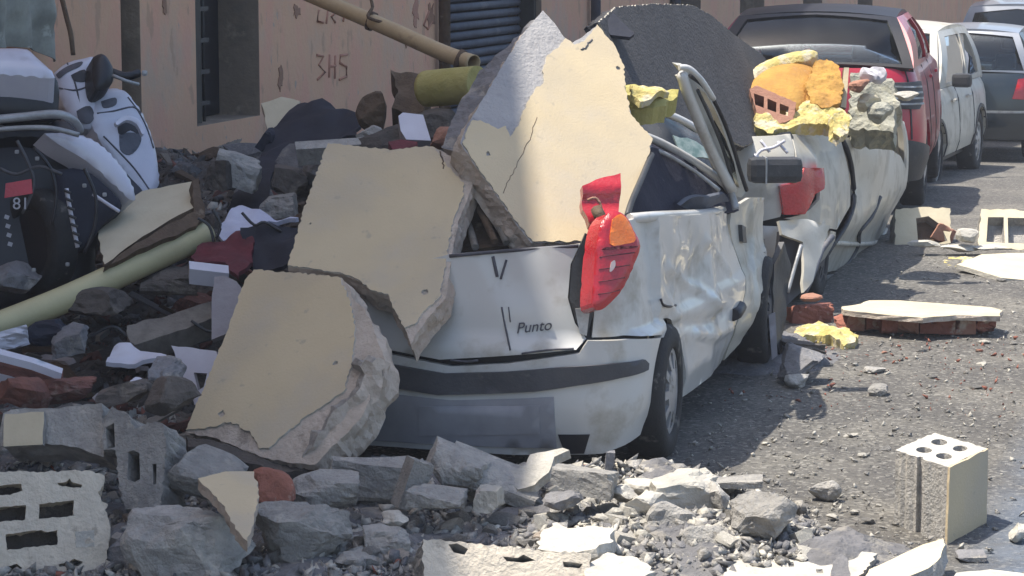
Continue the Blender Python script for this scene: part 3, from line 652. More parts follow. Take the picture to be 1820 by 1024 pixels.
# window frame of the door, bent up and back
fr_o = [(1208, 118), (1222, 119), (1245, 140), (1270, 180), (1292, 225), (1312, 280), (1332, 338), (1318, 352), (1296, 346), (1288, 325), (1262, 262), (1240, 205), (1218, 152), (1212, 140), (1222, 136)]
fr_h = [(1236, 150), (1252, 165), (1272, 200), (1290, 245), (1305, 290), (1316, 335), (1306, 332), (1290, 280), (1270, 232), (1250, 190)]
fa = [(1225, 130, 11.5), (1296, 346, 12.15), (1330, 338, 12.25)]
px_plate('window_frame', None, None, fr_o, fa, .045, 'white_paint_dusty', car1, holes=[fr_h], bump=lambda x, y: .008*math.sin(x*6), step=.04, edge_step=.03)
ptube('frame_rail', [(1211, 128, 11.42), (1220, 160, 11.48), (1243, 218, 11.65), (1268, 275, 11.85), (1300, 336, 12.02)], [.012]+[.026]*16, 'white_paint', car1, 10)
ptube('frame_tip', [(1207, 120, 11.4), (1225, 122, 11.42), (1246, 142, 11.46), (1268, 176, 11.58)], .014, 'white_paint', car1, 8)
ptube('frame_seal', [(1226, 134, 11.47), (1256, 158, 11.55), (1282, 205, 11.7), (1302, 258, 11.85), (1316, 305, 11.98), (1327, 338, 12.1)], .011, 'black_clean', car1, 6)
ptube('frame_seal', [(1240, 160, 11.5), (1262, 208, 11.65), (1284, 262, 11.85), (1303, 325, 12.05)], .009, 'black_plastic', car1, 6)
px_plate('window_glass', None, None, [(1268, 215), (1288, 250), (1303, 290), (1310, 325), (1300, 310), (1282, 262)], [(1268, 215, 11.72), (1310, 325, 12.08), (1300, 310, 12.06)], .006, 'glass', car1, step=.05)
ptube('hinge', [(1286, 318, 12.0), (1300, 345, 12.05), (1308, 372, 12.05)], .018, 'bare_metal', car1)
# door mirror
mr = wlink('door_mirror', box_mesh('door_mirror', (0, 0, 0), (.265, .11, .125), 'black_plastic', bev=.035), None)
mr.parent = car1; mr.location = at(1377, 302, 12.25)-Vector(C1O); mr.rotation_euler = (0, 0, PSI+R(4))
ms = link('mirror_seam', box_mesh('mirror_seam', (-.05, -.003, 0), (.008, .112, .128), 'bare_metal'), mr)
# front wheel surroundings
px_plate('torn_liner', None, None, [(1378, 470), (1392, 430), (1400, 470), (1396, 560), (1386, 640), (1374, 600)], [(1378, 470, 13.0), (1400, 470, 13.2), (1380, 620, 13.0)], .03, 'black_plastic', car1, bump=wv, step=.06)
px_plate('sill_strip', None, None, [(1366, 560), (1378, 555), (1382, 632), (1372, 640)], [(1366, 560, 12.9), (1378, 555, 12.9), (1380, 640, 12.9)], .03, 'lilac_board', car1, step=.05)
# dark beams behind the tailgate opening (crushed roof lining)
px_plate('boot_trim', None, None, [(800, 448), (815, 330), (838, 300), (880, 350), (945, 432), (900, 440)], [(800, 448, 10.60), (838, 300, 11.1), (945, 432, 10.62)], .03, 'wood_brown', car1, bump=lambda x, y: .03*nz(x, y, 5, 8), step=.05)
for k, (a, b) in enumerate([((822, 330), (880, 430)), ((836, 318), (900, 432)), ((848, 315), (930, 428)), ((815, 370), (845, 440))]):
    ptube('roof_rib', [(a[0], a[1], 10.95), ((a[0]+b[0])/2+3, (a[1]+b[1])/2-4, 10.68), (b[0], b[1], 10.5)], .016, 'wood_grey' if k % 2 else 'wood_brown', car1, 6)

# ---- second crushed white car behind it
C2O = (-3.40, 14.55, 0)
car2 = empty('crushed_car', C2O, 'second crushed white car with yellow foam and broken blocks on its flattened roof', 'car')
def inset2(t, z): return .10*max(0, z-.75)**1.0+(.35-z)*.35*(z < .35)+.05*max(0, (z-.9))/.1
def dent2(t, z):
    q = .022*nz(t, z, 2.2, 21)+.006*nz(t, z, 6, 22)+(.05*math.sin(max(0, min(1, (z-.15)/.85))*math.pi) if abs(t) > 1 else 0)
    if t > 1: q += -.05*math.exp(-((t-2.6)/.3)**2-((z-.62)/.16)**2)+.03*math.exp(-((t-3.2)/.5)**2-((z-.75)/.2)**2)
    return q
S2c = CarSurf(C2O, 0, 1.66, 4.75, inset2, dent2); P2 = S2c.tz
def c2(name, outline, m='white_paint_dusty', off=0, thick=.02, step=.06, **k):
    return wlink(name, solid(name, outline, lambda x, y, d: S2c.map(x, y, d-off), thick, m, step=step, **k), car2)
T2 = S2c.T[-1]; t2r, t2f = S2c.y2t(.72), S2c.y2t(3.35)
c2('inner_shell', [(-T2+.02, .15), (T2-.02, .15), (T2-.02, .85), (-T2+.02, .85)], 'black_clean', off=-.07, thick=.01, step=.15)
c2('rear_wing', [P2(1409, 240), P2(1440, 233), P2(1486, 240), P2(1490, 262), P2(1497, 305), P2(1495, 365), P2(1478, 408), P2(1455, 405), P2(1392, 388), P2(1440, 372), P2(1449, 300), P2(1410, 296)])
c2('tailgate', [(-.7, .4), (-.7, 1.0), P2(1406, 238), P2(1406, 300), P2(1385, 385), (0, .4)])
c2('door', [P2(1497, 244), P2(1530, 246), P2(1562, 256), P2(1590, 278), P2(1602, 310), P2(1603, 360), P2(1596, 395), P2(1572, 436), P2(1545, 462), P2(1510, 476), P2(1464, 486), P2(1470, 455), P2(1490, 410), P2(1503, 372), P2(1505, 305), P2(1500, 268)])
c2('rear_bumper', [(-1.2, .2), (-1.2, .52), (0, .54), P2(1400, 402), P2(1468, 412), P2(1462, 440), P2(1440, 490), P2(1425, 520), (.5, .16), (0, .15)], 'white_paint_dusty', off=.02)
c2('sill', [P2(1455, 492), P2(1512, 482), P2(1548, 466), P2(1570, 446), P2(1572, 456), P2(1548, 478), P2(1510, 490), P2(1456, 500)], 'bare_metal', off=.015)
c2('left_side', [(-T2+.3, .25), (-1.25, .2), (-1.25, .95), (-T2+.3, .8)])
c2('nose', [(T2-1.2, .25), (T2, .2), (T2, .7), (T2-1.2, .85)])
def c2line(name, pts, r, m): return wlink(name, tube_mesh(name, smooth_path([S2c.map(*P2(u, v), -.006) for u, v in pts], 4), r, m, 6), car2)
c2line('door_gap', [(1490, 245), (1498, 275), (1502, 310), (1501, 360), (1490, 400), (1470, 440), (1452, 480)], .018, 'black_clean')
c2line('door_gap', [(1552, 350), (1540, 385), (1524, 412), (1522, 436), (1508, 466), (1494, 482)], .016, 'black_plastic')
c2line('moulding', [(1474, 432), (1520, 434), (1560, 430), (1585, 408)], .018, 'white_paint_dusty')
c2('tail_lamp', [P2(1382, 330), P2(1412, 322), P2(1420, 298), P2(1446, 298), P2(1446, 325), P2(1434, 355), P2(1420, 380), P2(1388, 380)], 'red_lens', off=.035, thick=.05, step=.05)
hs = [(1398, 415), (1430, 428), (1420, 500), (1400, 530), (1388, 480)]
px_plate('torn_corner', None, None, [(1386, 392), (1430, 390), (1476, 402), (1462, 436), (1446, 500), (1428, 520), (1428, 430), (1392, 416)], [(1386, 392, 14.4), (1476, 402, 14.7), (1430, 510, 14.4)], .02, 'white_paint_dusty', car2, bump=wv, step=.06)
px_plate('torn_cavity', None, None, [(1388, 410), (1434, 426), (1424, 520), (1396, 545), (1382, 480)], [(1388, 410, 14.5), (1434, 426, 14.6), (1400, 540, 14.4)], .03, 'black_clean', car2, bump=wv, step=.06)
ptube('torn_strip', [(1424, 436, 14.4), (1414, 470, 14.35), (1400, 520, 14.3)], .012, 'bare_metal', car2, 6)
for i, s_ in enumerate([[(1480, 420, 14.9), (1455, 455, 14.8), (1430, 520, 14.5)], [(1462, 440, 14.85), (1440, 500, 14.6), (1424, 530, 14.5)]]):
    ptube('torn_strip', s_, .018, 'shutter_grey', car2, 6)
roof = solid('flattened_roof', [(-4.15, 14.9), (-2.74, 14.9), (-2.72, 17.0), (-2.85, 18.3), (-4.1, 18.3)], lambda x, y, d: Vector((x, y, 1.0-.10*max(0, y-16.6)+.05*nz(x, y, 2.5, 3)-d-.6*max(0, abs(x+3.4)-.62)**1.5)), .03, 'white_paint_dusty', step=.12)
wlink('flattened_roof', roof, car2)
wheel(car2, (.74, .72, .28), .28, .18, 1, rim='bumper_trim'); wheel(car2, (-.74, .72, .28), .28, .18, -1); wheel(car2, (.58, 3.55, .28), .28, .18, 1, rim='bumper_trim', lean=(0, 0)); wheel(car2, (-.74, 3.35, .28), .28, .18, -1)
px_plate('rear_glass_rubber', None, None, [(1352, 262), (1372, 244), (1404, 236), (1410, 245), (1408, 300), (1345, 300), (1338, 285)], [(1345, 300, 14.9), (1372, 240, 15.0), (1410, 245, 15.0)], .05, 'black_plastic', car2, bump=lambda x, y: .03*nz(x, y, 9, 3), step=.05, jit=.01)
for s_ in ([(1338, 288, 14.8), (1352, 268, 14.8), (1375, 262, 14.8), (1395, 250, 14.8)], [(1352, 250, 14.82), (1368, 270, 14.8)], [(1382, 252, 14.82), (1400, 272, 14.8)], [(1340, 275, 14.8), (1370, 292, 14.8), (1402, 285, 14.8)]):
    ptube('glass_shard', s_, .010, 'white_card', car2, 5)

# ---- whole cars parked beyond
def quadf(c00, c10, c11, c01, bul=0, nrm=None):
    c = [Vector(q) for q in (c00, c10, c11, c01)]; n = (c[1]-c[0]).cross(c[3]-c[0]).normalized()
    if nrm is not None and n.dot(Vector(nrm)) < 0: n = -n
    def f(x, y, d):
        p = c[0]*(1-x)*(1-y)+c[1]*x*(1-y)+c[2]*x*y+c[3]*(1-x)*y
        return p+n*(bul*4*(x*(1-x)+y*(1-y))*.5-d)
    return f
SQ = [(0, 0), (1, 0), (1, 1), (0, 1)]
def full_car(name, label, x, y, yaw, W, L, H, zb, paint, roofm=None, glass='glass', zbot=.2, lower=None, rwh=.31, slope=.38, gfront=.70, mirrors=True):
    root = empty(name, (x, y, road_z(y)), label, 'car', rz=yaw)
    def ins(t, z): return .16*max(0, z-.55)**1.6+.9*max(0, z-zb+.12)**1.5+(.3*(.45-z) if z < .45 else 0)
    S = CarSurf((0, 0, 0), 0, W, L, ins); T = S.T[-1]; yb = L*gfront; yR, yF = L*.19, L*.80; tR, tF = S.y2t(yR), S.y2t(yF)
    def ztop(yy): return zb if yy < yb else zb-(yy-yb)/(L-yb)*.22-max(0, (yy-L+.3))*.35
    low = []
    for sg in (-1, 1):
        pts = [(t, z) for c in ((tR, tF) if sg > 0 else (-tF, -tR)) for t, z in arch(c, rwh, rwh*1.13, 180, 0, 9)]; low += [(T*sg-.001, zbot)] + pts if sg < 0 else pts + [(T-.001, zbot)]
    topp = [(T*(1-2*k/60)*.9999, ztop(S.plan(T*(1-2*k/60)*.9999)[1])) for k in range(61)]
    wl = lambda n, me: link(n, me, root)
    wl('body', solid('body', low+topp, lambda a, b, d: S.map(a, b, d), .03, paint, step=.11))
    wl('inner_shell', solid('inner_shell', [(-T*.999, zbot+.05), (T*.999, zbot+.05), (T*.999, zb-.3), (-T*.999, zb-.3)], lambda a, b, d: S.map(a, b, d+.12), .01, 'black_clean', step=.3))
    hw = lambda yy: max(.05, S.plan(S.y2t(yy))[0]-ins(1, ztop(yy))-.005)
    V = []; F = []; ny, nx = 12, 10
    for j in range(ny+1):
        yy = yb-.05+(L-.02-yb+.05)*j/ny
        for i in range(nx+1):
            q = -1+2*i/nx; V.append((q*hw(yy), yy, ztop(yy)+.05*(1-q**4)))
    for j in range(ny):
        for i in range(nx): a = j*(nx+1)+i; F.append((a, a+1, a+nx+2, a+nx+1))
    wl('bonnet', mesh('bonnet', V, F, paint, None, True))
    b0, b1 = .10, yb; t0, t1 = slope, L*.50; wb = W/2-.10; wt = W/2-.27; zt = H-.075
    # rear screen, windscreen
    def framed(n, cs, nrm, hole, gl, fm):
        f = quadf(*cs, bul=.09, nrm=nrm); o = wl(n+'_frame', solid(n+'_frame', SQ, f, .04, fm, step=.12, holes=[hole], edge_step=.1))
        g = solid(n+'_pane', hole, lambda a, b, d: f(a, b, d+.015), .006, gl, step=.2); link('pane', g, o); return f
    hr = [(.05, .05), (.5, .02), (.95, .05), (.93, .88), (.5, .95), (.07, .88)]
    b0 = .16
    framed('rear_window', [(-wb, b0, zb), (wb, b0, zb), (wt, t0, zt), (-wt, t0, zt)], (0, -1, .3), hr, glass, roofm or paint)
    framed('windscreen', [(wb, b1, zb), (-wb, b1, zb), (-wt, t1, zt), (wt, t1, zt)], (0, 1, .3), [(.05, .04), (.95, .04), (.94, .93), (.06, .93)], glass, paint)
    for sg in (1, -1):
        f = quadf((sg*wb, b0, zb), (sg*wb, b1, zb), (sg*wt, t1, zt), (sg*wt, t0, zt), bul=.08, nrm=(sg, 0, 0))
        h1 = [(.14, .10), (.45, .06), (.45, .88), (.20, .86)]; h2 = [(.50, .06), (.90, .06), (.88, .88), (.50, .88)]
        o = wl('side_frame', solid('side_frame', SQ, f, .04, paint, step=.12, holes=[h1, h2], edge_step=.1))
        for h in (h1, h2): link('pane', solid('pane', h, lambda a, b, d: f(a, b, d+.015), .006, glass, step=.25), o)
        if mirrors: wl('door_mirror', box_mesh('door_mirror', (sg*(W/2+.06), b1-.42, zb+.07), (.2, .12, .14), 'black_plastic', bev=.04))
        for yy in (L*.30, L*.52): wl('door_gap', tube_mesh('door_gap', [S.map(sg*S.y2t(yy), zbot+.12+k*(zb-zbot-.14)/6, -.001) for k in range(7)], .006, 'black_clean', 5))
        for yy in (L*.36, L*.58): wl('door_handle', tube_mesh('door_handle', [S.map(sg*S.y2t(yy), zb-.13, -.025), S.map(sg*S.y2t(yy+.16), zb-.13, -.025)], .015, paint, 6))
    f = quadf((-wt, t0, zt), (wt, t0, zt), (wt, t1, zt), (-wt, t1, zt), bul=.09, nrm=(0, 0, 1))
    wl('roof', solid('roof', SQ, f, .04, roofm or paint, step=.1, edge_step=.1))
    for sg in (1, -1):
        for yy, dx in ((yR, 0), (yF, 0)): wheel(root, (sg*(W/2-.12), yy, rwh), rwh, .2, sg)
        st = wl('front_seat', box_mesh('front_seat', (sg*.36, L*.46, .75), (.46, .16, .65), 'black_clean', bev=.06)); link('headrest', box_mesh('headrest', (sg*.36, L*.46-.02, min(H-.22, 1.30)), (.26, .1, .2), 'black_clean', bev=.045), st)
        rs = wl('rear_seat', box_mesh('rear_seat', (sg*.36, L*.24, zb-.28), (.6, .16, .5), 'black_clean', bev=.06)); link('headrest', box_mesh('headrest', (sg*.38, L*.24, zb+.10), (.24, .09, .19), 'black_clean', bev=.04), rs)
    wl('dashboard', box_mesh('dashboard', (0, L*.64, zb-.14), (W-.3, .35, .25), 'black_clean', bev=.05))
    ring = [Vector((-.36+.17*math.cos(a*math.pi/10), L*.585, zb-.02+.17*math.sin(a*math.pi/10))) for a in range(21)]
    wl('steering_wheel', tube_mesh('steering_wheel', ring, .016, 'black_plastic', 6, frame=Vector((0, 1, 0))))
    wl('rear_view_mirror', box_mesh('rear_view_mirror', (0, L*.53, H-.20), (.22, .03, .07), 'black_plastic'))
    wl('floor_pan', box_mesh('floor_pan', (0, L/2, .3), (W-.28, L-.5, .12), 'black_clean'))
    for yy in (yR, yF): wl('wheel_housing', box_mesh('wheel_housing', (0, yy, .45), (W-.5, .7, .4), 'black_clean'))
    return root, S, wl, wb, zb, ztop
def patch(S, wl, name, pts, m, off=.012, thick=.03, step=.08): return wl(name, solid(name, pts, lambda a, b, d: S.map(a, b, d-off), thick, m, step=step))
# red
r_, S, wl, wb, zb, _ = full_car('red_suv', 'red car with black roof, smashed tail lamp and dusty side behind the crushed cars', -3.54, 20.25, R(4.5), 1.84, 4.1, 1.64, 1.17, 'red_paint', roofm='black_clean', rwh=.34, glass='glass', slope=.62, mirrors=False)
patch(S, wl, 'rear_bumper', [(-1.25, .26), (1.25, .26), (1.2, .52), (.8, .60), (-.8, .60), (-1.2, .52)], 'black_plastic', .03)
patch(S, wl, 'tail_lamp', [(.50, .86), (.95, .84), (1.12, .95), (1.08, 1.06), (.55, 1.06)], 'bumper_trim', .02)
patch(S, wl, 'tail_lamp', [(-.50, .86), (-.95, .84), (-1.12, .95), (-1.08, 1.06), (-.55, 1.06)], 'red_lens', .02)
for k in range(4): patch(S, wl, 'lamp_rib', [(.56+k*.02, .885+k*.045), (1.04, .875+k*.045), (1.04, .89+k*.045), (.56+k*.02, .9+k*.045)], 'bare_metal', .03, step=0)
patch(S, wl, 'number_plate', [(-.26, .70), (.26, .70), (.26, .81), (-.26, .81)], 'plate_grey', .02)
patch(S, wl, 'gate_gap', [(.84, .60), (.855, .60), (.855, 1.15), (.84, 1.15)], 'black_clean', .004)
# white, facing the camera
r_, S, wl, wb, zb, zt_ = full_car('white_suv', 'whole white dusty car facing the camera beyond the red one', -3.80, 28.35, R(177), 1.80, 4.05, 1.62, 1.0, 'white_paint_dusty', rwh=.33)
for sg in (1, -1): patch(S, wl, 'headlight', [(sg*(S.T[-1]-.78), .62), (sg*(S.T[-1]-.45), .60), (sg*(S.T[-1]-.5), .74), (sg*(S.T[-1]-.95), .78)], 'clear_lens', .015)
patch(S, wl, 'grille', [(S.T[-1]-.42, .45), (S.T[-1]-.42, .66), (S.T[-1]-.01, .68), (S.T[-1]-.01, .45)], 'black_plastic', .012)
for yy in (.77, 3.24): patch(S, wl, 'arch_trim', arch(S.y2t(yy)*-1, .33, .41, 180, 0, 10)+arch(S.y2t(yy)*-1, .33, .375, 0, 180, 10), 'black_plastic', .012, step=.1)
# dark hatchback
r_, S, wl, wb, zb, _ = full_car('dark_hatchback', 'dark green hatchback with red tail lamps at the right edge, beyond the white one', -3.30, 28.9, R(0), 1.68, 3.9, 1.52, 1.0, 'dark_paint', roofm='silver_paint', rwh=.30)
for sg in (1, -1): patch(S, wl, 'tail_lamp', [(sg*.55, .72), (sg*.95, .70), (sg*1.0, .80), (sg*.95, .97), (sg*.62, .94)], 'red_lens', .02)
patch(S, wl, 'rear_bumper', [(-1.2, .26), (1.2, .26), (1.15, .58), (-1.15, .58)], 'dark_paint', .03)
patch(S, wl, 'bumper_strip', [(-1.1, .56), (1.1, .56), (1.1, .585), (-1.1, .585)], 'bare_metal', .045)
patch(S, wl, 'number_plate', [(-.26, .33), (.26, .33), (.26, .42), (-.26, .42)], 'white_card', .045)
# pale van far behind
r_, S, wl, wb, zb, _ = full_car('silver_car', 'tall pale silver car, the farthest in the parked row', -3.25, 34.2, R(0), 1.80, 4.3, 1.86, 1.05, 'silver_paint', rwh=.32)
for sg in (1, -1): patch(S, wl, 'tail_lamp', [(sg*.70, .75), (sg*.95, .75), (sg*.95, 1.02), (sg*.70, 1.02)], 'red_lens', .02)
# ------------------------------------------------------------------ WALL SLABS ON THE CAR
def slab(label, pts, anchors, thick, mats, paint=None, chips_=(), lev=5, rough=.013, jit=.0025, seed=1, crease=None, step=.05, paintm='cream_render', name='wall_slab', cat='wall slab', pj=.005, pe=.014):
    to2, mp, n = planef(*[at(*a) for a in anchors]); P = [to2(*p) for p in pts]; c = P[0]
    root = empty(name, at(*anchors[0]), label, cat)
    bf = lambda x, y: .003*nz(x, y, 2, seed)+.001*nz(x, y, 14, seed)
    me = solid('core', P, bulged(mp, bf), thick, mats, step=step, jit=jit, levels=lev, rough=rough, edge_step=.022, seed=seed, smooth=False); wlink('core', me, root)
    mp2 = lambda x, y, d: mp(x, y, d-bf(x, y)-.009)
    rq = random.Random(seed*7); hls = []
    for (hu, hv, hr_) in chips_:
        c_ = to2(hu, hv); hls.append([(c_[0]+math.cos(k*.698)*hr_*rq.uniform(.5, 1.2)/450, c_[1]+math.sin(k*.698)*hr_*rq.uniform(.4, 1.1)/450) for k in range(9)])
    me = solid('render_coat', [to2(*p) for p in (paint or pts)], mp2, .011, [paintm, 'concrete_light'], holes=hls, hjit=.003, step=step, jit=pj, edge_step=pe, seed=seed+9, smooth=True); wlink('render_coat', me, root)
    return root, to2, mp2
# 1 tall shard standing on the roof, grey plaster bared on its upper left
core = [(965, 18), (985, 40), (1003, 66), (1018, 76), (1040, 62), (1062, 45), (1090, 82), (1108, 118), (1112, 165), (1122, 205), (1142, 228), (1160, 248), (1148, 290), (1130, 335), (1112, 385), (1085, 425), (1030, 432), (945, 432), (915, 395), (880, 345), (848, 300), (818, 255), (828, 226), (850, 190), (885, 130), (925, 65)]
pn = [(1060, 46), (1090, 82), (1107, 118), (1111, 165), (1120, 205), (1141, 229), (1159, 248), (1147, 290), (1129, 335), (1111, 385), (1084, 424), (1030, 431), (946, 431), (916, 395), (881, 345), (849, 300), (821, 256), (838, 216), (852, 216), (872, 226), (884, 232), (898, 226), (905, 246), (922, 220), (935, 185), (950, 160), (965, 150), (964, 125), (972, 100), (990, 88), (1004, 70), (1020, 82), (1036, 76)]
s1, t1_, m1 = slab('tall cream wall slab standing on the front car roof with bare grey plaster at its top left', core, [(940, 431, 10.42), (1062, 45, 11.35), (820, 255, 10.62)], .13, ['render_grey', 'plaster_core', 'concrete'], pn, seed=3, step=.06, chips_=[(1098, 124, 7), (866, 276, 6)])
def hair(root, to2, mp, pts, r=.0013, m='wood_brown', name='hairline_crack'):
    P = [to2(*p) for p in pts]; rg = random.Random(4); Q = []
    for a, b in zip(P, P[1:]):
        for k in range(6): Q.append(mp(a[0]+(b[0]-a[0])*k/6+rg.uniform(-.004, .004), a[1]+(b[1]-a[1])*k/6+rg.uniform(-.004, .004), -.0006))
    wlink(name, tube_mesh(name, Q, r, m, 5), root)
hair(s1, t1_, m1, [(952, 210), (940, 250), (915, 300), (902, 325), (890, 350)])
hair(s1, t1_, m1, [(1050, 72), (1038, 88), (1030, 92)], .004, 'print_dark')
# rough broken backing at the left edge of the shard
px_plate('broken_edge', 'rough broken grey back of the tall slab, seen beside its left edge', None, [(962, 22), (930, 50), (900, 82), (872, 108), (850, 135), (822, 175), (800, 222), (784, 262), (812, 268), (838, 232), (868, 180), (905, 120), (945, 60)], [(962, 22, 11.45), (822, 175, 11.15), (812, 268, 10.85)], .10, ['concrete_dark', 'plaster_core', 'concrete'], s1, bump=lambda x, y: .022*nz(x*3, y, 5, 5)+.010*nz(x*3, y, 14, 6), step=.025, jit=.006, levels=3, rough=.008, smooth=False)
# 2 middle slab
core = [(584, 256), (640, 262), (700, 268), (742, 262), (772, 262), (815, 285), (842, 318), (832, 352), (815, 392), (806, 440), (798, 490), (792, 530), (765, 560), (742, 590), (730, 612), (720, 585), (702, 552), (690, 524), (662, 518), (640, 500), (610, 488), (560, 480), (512, 474), (530, 412), (548, 352)]
s2, t2_, m2 = slab('middle cream wall slab leaning on the tailgate between the tall shard and the front slab', core, [(512, 474, 10.48), (584, 256, 10.95), (728, 610, 10.06)], .11, ['plaster_core', 'plaster_core', 'concrete'], [(x-(2 if x > 700 else 0), y-(1 if y > 470 else -1)) for x, y in core if (x, y) not in ((815, 285), (842, 318))][:5]+[(790, 290), (826, 330)]+[(x-8, y) for x, y in core[7:11]]+[(782, 530), (758, 552), (738, 578)]+core[15:], seed=5, chips_=[(757, 522, 8), (552, 400, 3)])
hair(s2, t2_, m2, [(782, 272), (788, 290), (790, 306)], .003)
# 3 front slab
core = [(452, 481), (520, 486), (575, 491), (608, 494), (622, 512), (624, 528), (645, 545), (660, 572), (672, 610), (684, 640), (682, 668), (660, 690), (655, 715), (640, 745), (612, 775), (585, 800), (560, 826), (520, 824), (470, 814), (432, 800), (388, 780), (330, 768), (352, 715), (380, 650), (405, 590), (436, 500)]
pn = [(453, 482), (520, 487), (575, 492), (606, 496), (618, 525), (628, 552), (632, 590), (630, 620), (626, 655), (618, 672), (614, 697), (592, 712), (570, 728), (548, 740), (528, 758), (502, 778), (480, 799), (462, 800), (455, 785), (446, 768), (432, 764), (422, 755), (400, 752), (386, 760), (360, 764), (332, 766), (353, 715), (381, 650), (406, 590), (437, 501)]
s3, t3_, m3 = slab('front cream wall slab with broken lower right corner, propped against the rear bumper', core, [(332, 768, 10.05), (440, 490, 10.45), (682, 640, 9.86)], .14, ['plaster_core', 'plaster_core', 'concrete'], pn, seed=8, rough=.018, jit=.004, chips_=[(395, 738, 8), (598, 648, 7)])
px_plate('broken_edge', None, None, [(650, 640), (684, 640), (680, 680), (662, 730), (655, 770), (610, 815), (562, 832), (540, 812), (565, 770), (600, 725), (640, 690)], [(684, 640, 9.80), (562, 832, 9.72), (600, 725, 9.74)], .12, ['plaster_core', 'concrete', 'concrete'], s3, bump=lambda x, y: .02*nz(x, y, 8, 5)+.03*nz(x, y, 17, 6), step=.025, jit=.015, levels=3, rough=.01, smooth=False)
px_plate('broken_edge', None, None, [(330, 772), (380, 785), (440, 800), (470, 815), (560, 828), (540, 838), (470, 832), (430, 815), (380, 800), (335, 790)], [(330, 772, 9.98), (560, 828, 9.75), (430, 815, 9.80)], .10, ['debris_dark', 'debris_dark', 'concrete'], s3, bump=lambda x, y: .02*nz(x, y, 8, 5), step=.03, jit=.01, smooth=False)
# 4 dark broken sheet across the front of the car
me_ = slab('large dark grey roofing slab lying across the front of the crushed hatchback', [(1062, 40), (1092, 14), (1160, 8), (1228, 10), (1262, 28), (1308, 66), (1352, 98), (1376, 130), (1372, 200), (1356, 246), (1318, 262), (1240, 222), (1160, 196), (1112, 184), (1100, 110)], [(1110, 185, 12.6), (1228, 10, 14.9), (1372, 200, 15.75)], .08, ['bitumen', 'bitumen', 'concrete_dark'], None, seed=12, paintm='bitumen', name='roofing_slab', cat='roofing slab', step=.09)
px_plate('torn_flap', 'darker torn flap', None, [(1072, 44), (1090, 22), (1128, 60), (1120, 66), (1085, 62)], [(1072, 44, 12.9), (1090, 22, 13.0), (1128, 60, 12.9)], .02, 'tarp_navy', me_[0], step=.05)
# yellow foam poking out beside the shard
fb_ = lambda x, y: .03*nz(x, y, 10, 2)+.015*nz(x, y, 25, 3)
px_plate('foam_scrap', 'scrap of yellow insulation foam sticking out beside the tall shard', 'insulation foam', [(1108, 150), (1120, 148), (1140, 156), (1170, 160), (1206, 162), (1204, 172), (1188, 176), (1184, 190), (1150, 190), (1118, 186), (1106, 172)], [(1108, 186, 11.3), (1206, 165, 11.5), (1140, 150, 11.55)], .08, 'foam_olive', bump=fb_, step=.03, jit=.006, smooth=False)
px_plate('foam_scrap', 'pale yellow strip of insulation lying on top of the olive scrap', 'insulation foam', [(1120, 150), (1142, 156), (1175, 160), (1190, 164), (1165, 172), (1140, 174), (1124, 166)], [(1120, 166, 11.22), (1190, 164, 11.4), (1142, 150, 11.42)], .03, 'foam_yellow', bump=fb_, step=.03, jit=.006, smooth=False)
# ------------------------------------------------------------------ PILE LEFT OF THE CAR (height field)
def sm(x): x = max(0, min(1, x)); return x*x*(3-2*x)
def mound(x, y):
    left = sm((-4.05-x)/.55)
    h = left*max(0, min(1.0, (y-8.9)*.235))*(.88+.12*nz(x, y, 1.5, 3))
    if y > 13.6: h *= sm((16.5-y)/2.9)
    h += .11*math.exp(-((x+3.55)/.95)**4-((y-9.2)/.40)**2)
    h += .05*math.exp(-((x+3.6)/1.3)**4-((y-8.3)/.7)**2)
    h += .16*math.exp(-((x+2.25)/.42)**2-((y-9.35)/.22)**2)+.11*math.exp(-((x+1.9)/.65)**2-((y-8.75)/.30)**2)
    h += .13*math.exp(-((x+2.55)/.30)**2-((y-13.0)/.4)**2)
    h += .25*left*math.exp(-((y-8.9)/.5)**2)*sm((-3.9-x)/.4)
    return h
XS = [-6.39+i*.035 for i in range(int(5.3/.035))]; YS = [7.3+j*.035 for j in range(int(9.4/.035))]
V = []; idx = {}; F = []; MI = []
for j, y in enumerate(YS):
    for i, x in enumerate(XS):
        h = mound(x, y); k = min(1, h/.05)
        z = h*1.0 + k*(.045*noise.noise(Vector((x*4, y*4, 1)))+.035*abs(noise.noise(Vector((x*11, y*11, 2))))+.015*noise.noise(Vector((x*30, y*30, 4)))) - (1-k)*.02
        V.append((x, y, z))
nx = len(XS)
for j in range(len(YS)-1):
    for i in range(nx-1):
        a = j*nx+i
        if max(V[a][2], V[a+1][2], V[a+nx][2], V[a+nx+1][2]) > .0 and mound(XS[i], YS[j]) > .012:
            F.append((a, a+1, a+nx+1, a+nx)); MI.append(0 if XS[i] < -4.1+.25*noise.noise(Vector((XS[i]*3, YS[j]*3, 0))) and YS[j] > 9.5+.3*noise.noise(Vector((XS[i]*3, YS[j]*3, 5))) else 1)
o = link('rubble_bed', mesh('rubble_bed', V, F, ['debris_dark', 'concrete_dark'], MI, False)); tag(o, 'bed of crushed masonry dust and small rubble beneath the larger pieces', kind='stuff')
def gz(x, y): return max(mound(x, y), 0)+road_z(y)
